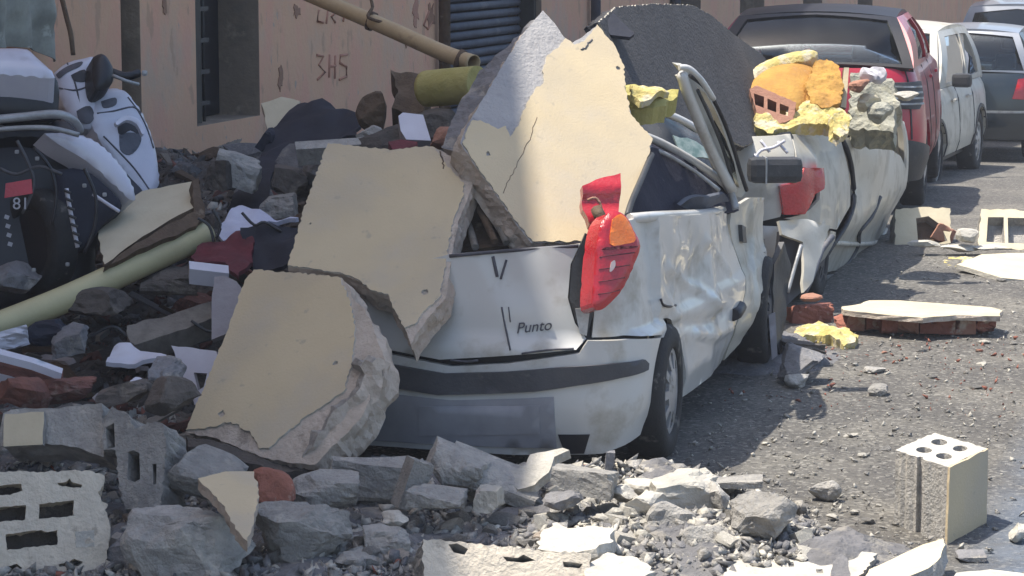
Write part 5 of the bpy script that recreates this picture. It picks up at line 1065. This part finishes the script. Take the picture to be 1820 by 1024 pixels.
foam('insulation_sheet', 'brownish orange torn foam standing right of the orange sheet', [(1432, 150), (1450, 110), (1470, 102), (1492, 118), (1500, 150), (1492, 185), (1462, 190), (1440, 180)], [(1432, 170, 15.3), (1500, 170, 15.4), (1465, 104, 15.7)], .06, 'foam_orange', amp=.015, seed=11)
foam('foam_lump', 'bright yellow foam roll along the rear edge of the second car roof', [(1340, 222), (1345, 200), (1375, 198), (1395, 205), (1412, 182), (1440, 175), (1465, 188), (1492, 192), (1505, 205), (1496, 224), (1460, 220), (1425, 222), (1395, 226), (1370, 236)], [(1345, 225, 15.0), (1496, 224, 15.1), (1440, 175, 15.35)], .08, amp=.026, seed=13)
foam('foam_lump', 'tan wad of foam hanging over the door gap of the second car', [(1478, 205), (1500, 196), (1512, 210), (1508, 235), (1495, 245), (1482, 235)], [(1478, 235, 14.9), (1512, 235, 15.0), (1500, 196, 15.2)], .06, 'foam_yellow', amp=.03, seed=17)
hbr = px_plate('hollow_brick', 'red hollow brick lying under the orange sheet on the second car', 'brick', [(1332, 158), (1345, 152), (1415, 182), (1410, 212), (1385, 220), (1345, 200)], [(1335, 195, 15.15), (1412, 212, 15.1), (1340, 155, 15.25)], .2, ['terracotta', 'terracotta', 'terracotta'], holes=[[(1340, 166), (1358, 172), (1358, 192), (1342, 186)], [(1364, 175), (1380, 182), (1380, 200), (1364, 194)], [(1386, 184), (1402, 190), (1400, 206), (1386, 202)]], step=.04, edge_step=.02, jit=.003)
px_plate('timber_post', 'pale upright timber beside the broken block on the second car', 'timber', [(1494, 190), (1500, 120), (1509, 120), (1504, 192)], [(1494, 190, 15.5), (1504, 192, 15.5), (1500, 120, 15.55)], .05, ['cream_pale', 'wood_brown', 'wood_brown'], step=.08)
bb = px_plate('broken_block', 'broken grey green hollow block standing upright on the second car', 'building block', [(1510, 228), (1512, 130), (1540, 128), (1560, 142), (1585, 140), (1592, 175), (1600, 182), (1590, 200), (1588, 236), (1550, 232)],
    [(1510, 240, 16.2), (1590, 262, 16.1), (1512, 130, 16.4)], .25, ['block_green', 'block_green', 'concrete'], bump=lambda x, y: .022*nz(x, y, 9, 5)+.014*nz(x, y, 24, 6), step=.03, jit=.015, levels=4, rough=.02, smooth=False, seed=9)
for i, (u, v, a, b, m, t) in enumerate([(1528, 165, 34, 26, 'terracotta', 'pinkish stone on the upper left of the upright broken block'), (1538, 200, 50, 30, 'cream_pale', 'cream lump on the face of the upright broken block'), (1610, 180, 46, 14, 'concrete_light', 'thin pale piece jutting right from the upright broken block'), (1565, 222, 44, 34, 'block_green', 'grey lump at the lower right of the upright broken block'), (1560, 150, 14, 30, 'white_card', 'small white splinter on the top of the upright broken block'), (1545, 148, 10, 28, 'white_card', 'second white splinter left of the first on the upright block')]):
    chunk('stone', t, u, v, 16.05, a, b, .12, m, 120+i, 'rock', (0, 0, 10*i), res=3)
chunk('stone', 'brown lump of plaster behind the yellow roll on the second car', 1400, 235, 15.6, 120, 40, .3, 'plaster_core', 130, 'rock', res=3)
# ------------------------------------------------------------------ SCOOTERS
def box_at(name, u, v, d, wpx, hpx, dep, m, parent, bev=.02, rot=(0, 0, 0)):
    s = d/FPX; me = box_mesh(name, (0, 0, 0), (wpx*s, dep, hpx*s), m, bev=bev)
    me.transform(Matrix.Translation(at(u, v, d)) @ Matrix.Rotation(PSI+R(rot[2]), 4, 'Z') @ Matrix.Rotation(R(rot[0]), 4, 'X') @ Matrix.Rotation(R(rot[1]), 4, 'Y')); return wlink(name, me, parent)
def decal(name, pts, to2, mp, m, root, off=.004): return wlink(name, solid(name, smooth2([to2(*p) for p in pts]), lambda x, y, d: mp(x, y, d-off), .003, m, step=.02, edge_step=.012), root)
sa = empty('scooter', at(110, 560, 11.7), 'nearer dark scooter with white top case, leaning at the left edge', 'scooter')
sb = empty('scooter', at(230, 480, 12.3), 'farther scooter with white front fairing and black headlamp cowl beside the wall', 'scooter')
tcs, _, _ = shell('top_case', [(-60, 200), (-60, 118), (20, 120), (85, 124), (104, 140), (106, 180), (96, 206), (40, 212)], [(-60, 205, 11.35), (100, 205, 11.45), (-60, 120, 11.4)], .32, 'black_clean', sa, .05)
shell('top_case_lid', [(-60, 122), (-60, 84), (0, 78), (50, 80), (70, 96), (96, 122), (88, 128), (20, 124)], [(-60, 122, 11.28), (92, 124, 11.38), (-60, 82, 11.42)], .30, 'scooter_white', sa, .035)
ptube('grab_rail', [(-40, 216, 11.3), (40, 208, 11.32), (100, 203, 11.35), (130, 214, 11.4), (142, 232, 11.5)], .020, 'bare_metal', sa)
ptube('trim', [(-40, 234, 11.3), (30, 228, 11.3), (90, 228, 11.3), (140, 240, 11.35)], .012, 'bare_metal', sa)
shell('seat', [(-60, 212), (40, 208), (110, 206), (140, 226), (130, 240), (40, 236), (-60, 240)], [(-60, 240, 11.45), (135, 238, 11.5), (-60, 212, 11.52)], .28, 'black_clean', sa, .03)
shell('tail_fairing', [(84, 232), (130, 232), (172, 246), (206, 275), (232, 310), (246, 346), (236, 350), (205, 322), (160, 282), (110, 252)], [(84, 235, 11.30), (246, 346, 11.45), (172, 240, 11.45)], .12, 'scooter_white', sa, .03)
shell('body_shell', [(-60, 244), (60, 240), (120, 262), (180, 306), (230, 352), (215, 372), (190, 390), (170, 440), (160, 520), (60, 540), (-60, 520)], [(-60, 520, 11.4), (190, 400, 11.55), (-60, 244, 11.5)], .34, 'black_clean', sa, .06)
bs_, t2_, mp_ = shell('side_panel', [(96, 300), (150, 300), (205, 345), (215, 370), (180, 400), (150, 440), (110, 440), (98, 370)], [(96, 440, 11.30), (200, 400, 11.36), (110, 300, 11.36)], .08, 'tarp_navy', sa, .03)
ptube('trim', [(165, 345, 11.28), (190, 362, 11.28), (212, 376, 11.3)], .008, 'white_card', sa)
ptube('shock_spring', [(118, 335, 11.24), (124, 370, 11.24), (132, 410, 11.24), (138, 440, 11.24)], .010, 'white_card', sa, 6)
for k in range(7): ptube('spring_coil', [(114+k*3, 338+k*15, 11.22), (126+k*3, 343+k*15, 11.22)], .007, 'black_plastic', sa, 5)
wv_ = wheel(sa, at(70, 430, 11.45)-Vector(at(110, 560, 11.7)), .24, .12, 1, rim='bumper_trim', lean=(0, 60))
sticker = wlink('sticker', solid('sticker', [(0, 0), (1, 0), (1, 1), (0, 1)], (lambda f: f)(quadf(at(8, 352, 11.15), at(58, 344, 11.15), at(56, 318, 11.16), at(10, 326, 11.16))), .003, 'red_lens', step=0), sa)
fc = bpy.data.curves.new('lettering', 'FONT'); fc.body = '81'; fc.size = .075; fc.extrude = .001; fo = bpy.data.objects.new('lettering', fc); COL.objects.link(fo); me = text_mesh(fo, fc, 'print_white')
lo = link('lettering', me, sa); p = at(22, 372, 11.14); ex = RT; ez = UP; lo.matrix_local = Matrix.Translation(p-Vector(sa.location)) @ Matrix((ex, ez, ex.cross(ez))).transposed().to_4x4()
for k, (u, v) in enumerate([(12, 386), (14, 402), (16, 418), (18, 434)]): box_at('print_mark', u, v, 11.15, 8, 7, .004, 'print_white', sa, bev=0, rot=(0, 20, 0))
for k, q_ in enumerate(([(60, 262), (90, 300), (100, 350), (92, 400)], [(30, 250), (50, 290), (60, 330), (40, 380)], [(150, 300), (170, 350), (168, 400), (150, 450)], [(0, 300), (30, 310), (70, 296), (110, 310)])):
    ptube('cable', [(u, v, 11.18) for u, v in q_], .008, 'bumper_trim' if k % 2 else 'black_clean', sa, 6)
for (u, v) in ((30, 270), (66, 282), (150, 330), (186, 346), (120, 470), (60, 480)): box_at('bolt', u, v, 11.2, 7, 7, .02, 'bare_metal', sa, bev=.005)
# scooter B
wsh, t2b, mpb = shell('front_fairing', [(96, 122), (118, 104), (150, 95), (172, 94), (178, 120), (176, 150), (180, 180), (172, 215), (150, 220), (128, 205), (108, 165)], [(100, 200, 12.0), (178, 200, 12.05), (118, 104, 12.15)], .22, 'scooter_white', sb, .045)
decal('decal', [(100, 128), (120, 116), (146, 108), (142, 118), (120, 128), (106, 136)], t2b, mpb, 'print_dark', wsh if False else sb)
decal('headlamp_slit', [(126, 134), (150, 124), (156, 138), (148, 146), (132, 144)], t2b, mpb, 'black_clean', sb)
for q_ in ([(104, 150), (130, 160), (150, 156), (172, 140)], [(120, 108), (134, 150), (150, 214)]):
    wlink('panel_seam', tube_mesh('panel_seam', smooth_path([mpb(*t2b(*p), -.001) for p in q_], 4), .0045, 'print_dark', 5), sb)
decal('decal', [(136, 196), (160, 188), (168, 204), (160, 216), (142, 212)], t2b, mpb, 'print_dark', sb)
shell('lamp_cowl', [(170, 94), (184, 88), (196, 96), (206, 118), (204, 140), (190, 152), (174, 152), (168, 125)], [(170, 150, 11.95), (206, 150, 12.0), (180, 90, 12.05)], .16, 'black_clean', sb, .04)
lsh, t2c, mpc = shell('leg_shield', [(168, 168), (196, 152), (222, 154), (240, 170), (262, 205), (280, 252), (287, 300), (284, 336), (262, 348), (238, 318), (210, 282), (180, 240), (166, 205)], [(180, 240, 12.0), (284, 336, 12.05), (222, 154, 12.2)], .10, 'scooter_white', sb, .035)
decal('headlamp', [(208, 214), (226, 206), (246, 214), (256, 232), (248, 240), (232, 232), (218, 240), (210, 236)], t2c, mpc, 'black_clean', sb)
decal('lamp_glass', [(212, 240), (230, 236), (250, 242), (246, 262), (230, 276), (214, 266)], t2c, mpc, 'shutter_grey', sb)
decal('air_slot', [(180, 180), (204, 174), (207, 184), (200, 190), (184, 192)], t2c, mpc, 'print_dark', sb)
for q_ in ([(174, 200), (200, 198), (236, 190), (252, 200)], [(186, 240), (206, 262), (240, 300), (266, 336)], [(228, 172), (246, 196), (262, 226), (274, 262)]):
    wlink('panel_seam', tube_mesh('panel_seam', smooth_path([mpc(*t2c(*p), -.001) for p in q_], 4), .0045, 'print_dark', 5), sb)
shell('headlamp_rim', [(206, 214), (226, 203), (248, 210), (258, 230), (254, 236), (244, 218), (226, 211), (210, 220)], [(206, 216, 11.98), (258, 236, 12.02), (226, 203, 12.04)], .02, 'scooter_white', sb, .01)
shell('lower_cowl', [(206, 282), (232, 312), (262, 344), (250, 356), (232, 346), (212, 316)], [(206, 290, 11.9), (256, 350, 11.95), (232, 312, 12.0)], .1, 'tarp_navy', sb, .02)
ptube('handlebar', [(196, 128, 12.1), (222, 136, 12.1), (246, 130, 12.15)], .022, 'black_clean', sb)
ptube('brake_lever', [(200, 134, 12.0), (225, 144, 12.0), (246, 150, 12.05)], .009, 'bare_metal', sb, 6)
box_at('bar_end', 257, 130, 12.1, 10, 10, .03, 'bare_metal', sb, bev=.01)
ptube('mirror_stalk', [(108, -12, 12.0), (118, 30, 12.0), (126, 62, 12.0), (130, 98, 12.0)], .012, 'wood_brown', sb)
box_at('inner_panel', 150, 250, 12.35, 120, 120, .25, 'black_clean', sb, bev=.04)
wheel(sb, at(262, 400, 12.2)-Vector(sb.location), .22, .11, 1, rim='bumper_trim', lean=(0, 40))
for k, q_ in enumerate(([(430, 378), (452, 400), (470, 395), (500, 412)], [(378, 372), (392, 400), (384, 424)], [(352, 388), (372, 402), (380, 430)], [(470, 500), (440, 560), (380, 590), (340, 570)], [(100, 590), (150, 600), (200, 580), (230, 600), (260, 596)])):
    o = link('cable', tube_mesh('cable', smooth_path([at(u, v, 10.95 if v > 480 else 11.35) for u, v in q_], 4), .007, 'black_plastic', 6)); recentre(o)
    tag(o, ('loose dark cable over the navy cloth', 'short dark cable at the end of the yellow pipe', 'dark wire beside the brown timber end', 'dark cable curling before the grey timber beam', 'dark cable among the lumps left of the grey beam')[k], 'cable')
# grey plastic sheet and backing at the top left corner
mat('old_plastic', (.34, .345, .30), (.22, .225, .20), .7, 7, .2, 20, c3=(.48, .49, .44), s3=9, t3=.6)
px_plate('plastic_sheet', 'greyish green plastic sheet hanging at the top left corner', 'plastic sheet', [(-60, -20), (100, -20), (104, 60), (96, 110), (60, 84), (-60, 84)], [(-60, 84, 12.66), (104, 100, 13.66), (-60, -20, 12.58)], .01, 'old_plastic', bump=lambda x, y: .03*math.sin(x*22+y*6)+.02*nz(x, y, 8, 3), step=.03)
for s_ in ([(60, 0), (70, 30), (78, 75)], [(38, 0), (46, 40), (52, 80)], [(14, 0), (24, 20), (30, 60)]): pass
# ------------------------------------------------------------------ DEBRIS LEFT
px_plate('render_piece', 'cream piece of wall with a brown broken edge lying on the pile beside the scooter', 'render piece', [(172, 408), (200, 378), (252, 340), (300, 330), (344, 322), (352, 350), (350, 366), (300, 392), (240, 430), (186, 470), (178, 440)], [(182, 468, 11.1), (352, 362, 11.5), (252, 338, 11.75)], .07, ['cream_pale', 'wood_brown', 'concrete'], step=.05, jit=.006, levels=3, rough=.008, seed=5)
px_plate('timber_post', 'brown timber along the lower edge of the cream wall piece', 'timber', [(186, 474), (240, 434), (300, 398), (345, 376), (340, 325), (352, 320), (364, 385), (350, 400), (260, 440)], [(186, 474, 11.05), (350, 396, 11.4), (345, 330, 11.55)], .06, 'wood_brown', bump=lambda x, y: .02*nz(x, y, 9, 3), step=.04, jit=.006)
def pipe(name, label, cat, pts, r, m, hollow=True, seg=16):
    o = link(name, tube_mesh(name, smooth_path([at(*p) for p in pts], 5), r, m, seg, hollow=hollow)); recentre(o); return tag(o, label, cat)
pipe('drain_pipe', 'fallen yellow drain pipe slanting across the pile at the left edge', 'pipe', [(-60, 602, 10.7), (0, 578, 10.8), (120, 530, 11.0), (250, 470, 11.25), (368, 415, 11.5)], .060, 'pipe_yellow')
up = pipe('drain_pipe', 'fallen beige drain pipe slanting down across the house front at the top', 'pipe', [(520, -22, 14.2), (600, 12, 13.8), (700, 55, 13.3), (790, 95, 12.9), (842, 112, 12.7)], .042, 'pipe_beige')
for p_ in ((818, 106, 12.78), (660, 38, 13.5)):
    o = link('pipe_clip', tube_mesh('pipe_clip', [at(*p_)+Vector((-.012, 0, .005)), at(*p_)+Vector((.014, 0, -.005))], .052, 'wood_brown', 14)); o.location = -up.location; o.parent = up
for a, b in (((655, 20, 13.5), (668, 46, 13.5)), ((665, -10, 13.5), (655, 18, 13.5))):
    pass
pipe('bent_rod', 'thin bent rod tied to the beige drain pipe', 'rod', [(655, -14, 13.5), (662, 12, 13.45), (654, 30, 13.4), (680, 40, 13.35)], .009, 'wood_brown', hollow=False, seg=6)
pipe('insulation_roll', 'thick olive yellow cylinder under the lower end of the beige pipe', 'insulation roll', [(758, 158, 12.15), (800, 154, 12.05), (850, 150, 11.95)], [.088]*11, 'foam_olive', hollow=False, seg=20)
px_plate('broken_box', 'dark brown torn box left of the olive insulation block', 'box', [(694, 124), (712, 130), (752, 128), (763, 134), (764, 180), (752, 198), (722, 200), (696, 190), (708, 165), (702, 140)], [(696, 190, 12.3), (764, 190, 12.3), (700, 126, 12.45)], .16, ['wood_brown', 'wood_brown', 'wood_brown'], bump=lambda x, y: .03*nz(x, y, 12, 3), step=.03, jit=.006)
chunk('debris_lump', 'brown woody lump on the pile behind the middle slab', 668, 240, 12.3, 56, 62, .15, 'wood_brown', 140, 'rock', res=3)
chunk('debris_lump', 'pale grey rounded piece below the woody lump', 655, 256, 12.0, 50, 34, .12, 'concrete', 141, 'rock', (0, 25, 0), res=3)
px_plate('white_box', 'small white box face resting between the slabs', 'box', [(708, 206), (716, 200), (752, 204), (766, 250), (722, 248), (712, 232)], [(714, 248, 11.75), (766, 250, 11.75), (716, 200, 11.9)], .10, ['white_card', 'lilac_board', 'lilac_board'], step=.05)
px_plate('red_case', 'small red case under the white box', 'case', [(690, 252), (712, 248), (742, 252), (740, 268), (700, 270)], [(692, 270, 11.6), (742, 270, 11.6), (692, 250, 11.7)], .08, 'maroon_cloth', step=.05)
chunk('debris_lump', 'pinkish brown lump behind the top right corner of the middle slab', 795, 268, 11.5, 66, 40, .15, 'terracotta', 142, 'rock', (0, -20, 0), res=3)
chunk('debris_lump', 'dark lump in the gap left of the tall shard', 790, 245, 12.0, 110, 52, .3, 'debris_dark', 143, 'rock', res=3)
chunk('debris_lump', 'dark mass of crushed lining behind the middle slab', 700, 300, 12.1, 150, 80, .4, 'debris_dark', 144, 'rock', res=3)
tw = lambda x, y: .05*nz(x, y, 4, 3)+.03*nz(x, y, 11, 6)
px_plate('tarpaulin', 'dark navy tarpaulin crumpled over the rubble left of the middle slab', 'tarpaulin', [(540, 178), (575, 184), (610, 194), (642, 208), (634, 240), (600, 250), (520, 255), (505, 285), (480, 330), (465, 370), (420, 380), (402, 372), (425, 330), (452, 300), (468, 262), (500, 215), (520, 190)], [(420, 378, 12.2), (634, 240, 12.7), (540, 178, 13.2)], .015, 'tarp_navy', bump=tw, step=.05, jit=.012)
chunk('plastic_bin', 'dark grey broken case left of the tarpaulin', 470, 270, 12.9, 36, 40, .15, 'tarp_navy', 145, 'box', (0, 35, 0), res=2)
px_plate('render_piece', 'small pale triangular wall piece behind the tarpaulin against the house front', 'render piece', [(464, 184), (500, 172), (534, 180), (512, 215), (490, 244), (478, 238)], [(478, 240, 13.3), (534, 180, 13.5), (464, 184, 13.5)], .06, ['cream_pale', 'plaster_core'], step=.05, jit=.005)
px_plate('board', 'narrow pale board edge lying on the tarpaulin behind the middle slab', 'board', [(524, 252), (584, 248), (645, 244), (646, 256), (586, 262), (526, 266)], [(524, 266, 11.9), (645, 256, 11.9), (524, 250, 11.95)], .10, 'concrete', step=.05)
for i, (u, v, a, b, m, t) in enumerate([(415, 330, 80, 56, 'concrete', 'pale grey broken stone at the foot of the window'), (540, 330, 90, 70, 'concrete_dark', 'grey rubble lump left of the top of the middle slab'), (512, 350, 60, 50, 'debris_dark', 'dark lump between the tarpaulin and the white cloth'), (555, 345, 50, 60, 'concrete_dark', 'grey splinter against the left edge of the middle slab'), (500, 385, 60, 36, 'concrete', 'pale lilac grey stone above the white cloth'), (545, 290, 70, 30, 'wood_grey', 'flat grey piece just under the narrow pale board'), (392, 340, 50, 60, 'debris_dark', 'dark lump leaning on the pilaster')]):
    chunk('debris_lump', t, u, v, 12.4-(v-300)*.006, a, b, .2, m, 150+i, 'rock' if i % 2 else 'box', (0, rnd.uniform(-20, 20), rnd.uniform(-20, 20)), res=3)
cw = lambda x, y: .03*nz(x, y, 6, 8)+.03*nz(x, y, 14, 9)
px_plate('cloth', 'crumpled white cloth on the pile left of the middle slab', 'cloth', [(384, 412), (402, 388), (425, 372), (455, 378), (480, 382), (510, 388), (530, 386), (526, 398), (480, 402), (450, 404), (420, 412), (396, 422)], [(390, 418, 11.45), (526, 398, 11.5), (425, 372, 11.75)], .02, 'white_cloth', bump=cw, step=.03, jit=.006)
px_plate('cloth', 'dark navy cloth below the white cloth', 'cloth', [(430, 412), (470, 402), (530, 400), (528, 440), (514, 470), (480, 480), (455, 488), (440, 470)], [(440, 486, 11.2), (528, 440, 11.25), (440, 408, 11.4)], .02, 'tarp_navy', bump=cw, step=.03, jit=.006)
px_plate('cloth', 'maroon cloth below the end of the yellow pipe', 'cloth', [(338, 452), (360, 436), (400, 430), (440, 412), (452, 430), (446, 470), (424, 498), (408, 486), (400, 466), (350, 466)], [(345, 466, 11.2), (440, 480, 11.1), (400, 425, 11.4)], .02, 'maroon_cloth', bump=cw, step=.03, jit=.006)
px_plate('book', 'thin white board edge lying on the pile below the maroon cloth', 'board', [(336, 464), (406, 472), (407, 486), (337, 478)], [(337, 478, 11.05), (406, 486, 11.05), (337, 464, 11.1)], .08, 'white_card', step=.05)
px_plate('board', 'lilac grey board standing upright beside the front slab', 'board', [(380, 492), (400, 490), (420, 500), (436, 520), (412, 590), (376, 604), (376, 540)], [(376, 604, 10.8), (412, 590, 10.8), (385, 492, 10.95)], .03, 'lilac_board', step=.05, jit=.003)
px_plate('plank', 'long grey timber beam lying on the pile below the pipe', 'timber', [(226, 580), (300, 560), (376, 536), (378, 565), (300, 596), (240, 612), (228, 600)], [(228, 608, 10.85), (378, 565, 11.0), (228, 580, 10.95)], .10, 'wood_grey', bump=lambda x, y: .01*nz(x, y, 12, 8), step=.04, jit=.006)
px_plate('white_shard', 'curved white shard lying on the dark rubble', 'shard', [(188, 640), (198, 622), (212, 608), (232, 610), (250, 624), (296, 638), (296, 644), (240, 646)], [(188, 642, 10.55), (296, 644, 10.55), (215, 608, 10.72)], .02, 'white_card', bump=cw, step=.03)
fr = px_plate('frame', 'broken white triangular frame leaning beside the front slab', 'frame', [(304, 614), (384, 624), (390, 640), (372, 690), (346, 720), (330, 680)], [(335, 715, 10.35), (385, 640, 10.35), (304, 614, 10.5)], .02, ['white_card', 'lilac_board'], holes=[[(344, 662), (368, 664), (362, 688), (352, 694)]], step=.04, jit=.003)
px_plate('board', 'red and white board at the left edge above the cream block', 'board', [(-40, 618), (0, 626), (60, 642), (112, 660), (114, 684), (60, 682), (0, 664), (-40, 655)], [(-40, 655, 10.1), (112, 684, 10.1), (-40, 618, 10.2)], .05, ['debris_red', 'white_card'], step=.05, jit=.004)
px_plate('board_edge', 'thin white strip along the top of the red board', 'board', [(-40, 612), (0, 620), (60, 636), (112, 655), (110, 664), (58, 645), (0, 630), (-40, 622)], [(-40, 622, 10.04), (112, 664, 10.04), (-40, 612, 10.1)], .03, 'white_card', step=.05)
for i, (u, v, a, b, m, t) in enumerate([(20, 622, 70, 34, 'white_card', 'pale lilac crumpled piece below the yellow pipe'), (90, 615, 70, 40, 'tarp_navy', 'dark blue crumpled piece below the yellow pipe'), (130, 620, 60, 36, 'concrete_dark', 'grey lump right of the dark blue piece'), (245, 690, 26, 14, 'white_card', 'small white chip on the dark rubble'), (300, 675, 50, 30, 'concrete_dark', 'dark grey lump left of the white frame'), (30, 725, 100, 60, 'debris_red', 'reddish lump above the cream grey block'), (110, 715, 120, 40, 'debris_red', 'long reddish brown lump behind the grey block'), (300, 740, 90, 60, 'debris_dark', 'dark brown lump left of the foot of the front slab'), (230, 715, 90, 34, 'debris_dark', 'dark brown lump behind the upright broken block'),
        (180, 560, 120, 50, 'debris_dark', 'dark grey lump under the middle of the yellow pipe'), (300, 520, 100, 40, 'debris_dark', 'dark lump between pipe and long timber'), (40, 520, 90, 60, 'concrete_dark', 'grey lump under the scooter above the pipe')]):
    chunk('debris_lump', t, u, v, 11.0-(v-560)*.0075, a, b, .2, m, 170+i, 'rock' if i % 2 else 'box', (rnd.uniform(-15, 15), rnd.uniform(-15, 15), rnd.uniform(-30, 30)), res=3)

# ------------------------------------------------------------------ HAZE VOLUME ADDED TO LIFT THE DARK TONES
me = box_mesh('haze', (2, 70, 5.0), (36, 160, 14.5), 'asphalt'); me.materials.clear()
hm = bpy.data.materials.new('lift_haze'); hm.use_nodes = True; n = hm.node_tree.nodes; n.remove(n['Principled BSDF'])
pvn = n.new('ShaderNodeVolumePrincipled'); pvn.inputs['Color'].default_value = (.80, .84, .95, 1); pvn.inputs['Density'].default_value = .0017
hm.node_tree.links.new(pvn.outputs[0], n['Material Output'].inputs['Volume']); me.materials.append(hm)
hz = link('haze', me); tag(hz, 'thin haze added over the street to lift its dark tones', kind='stuff')
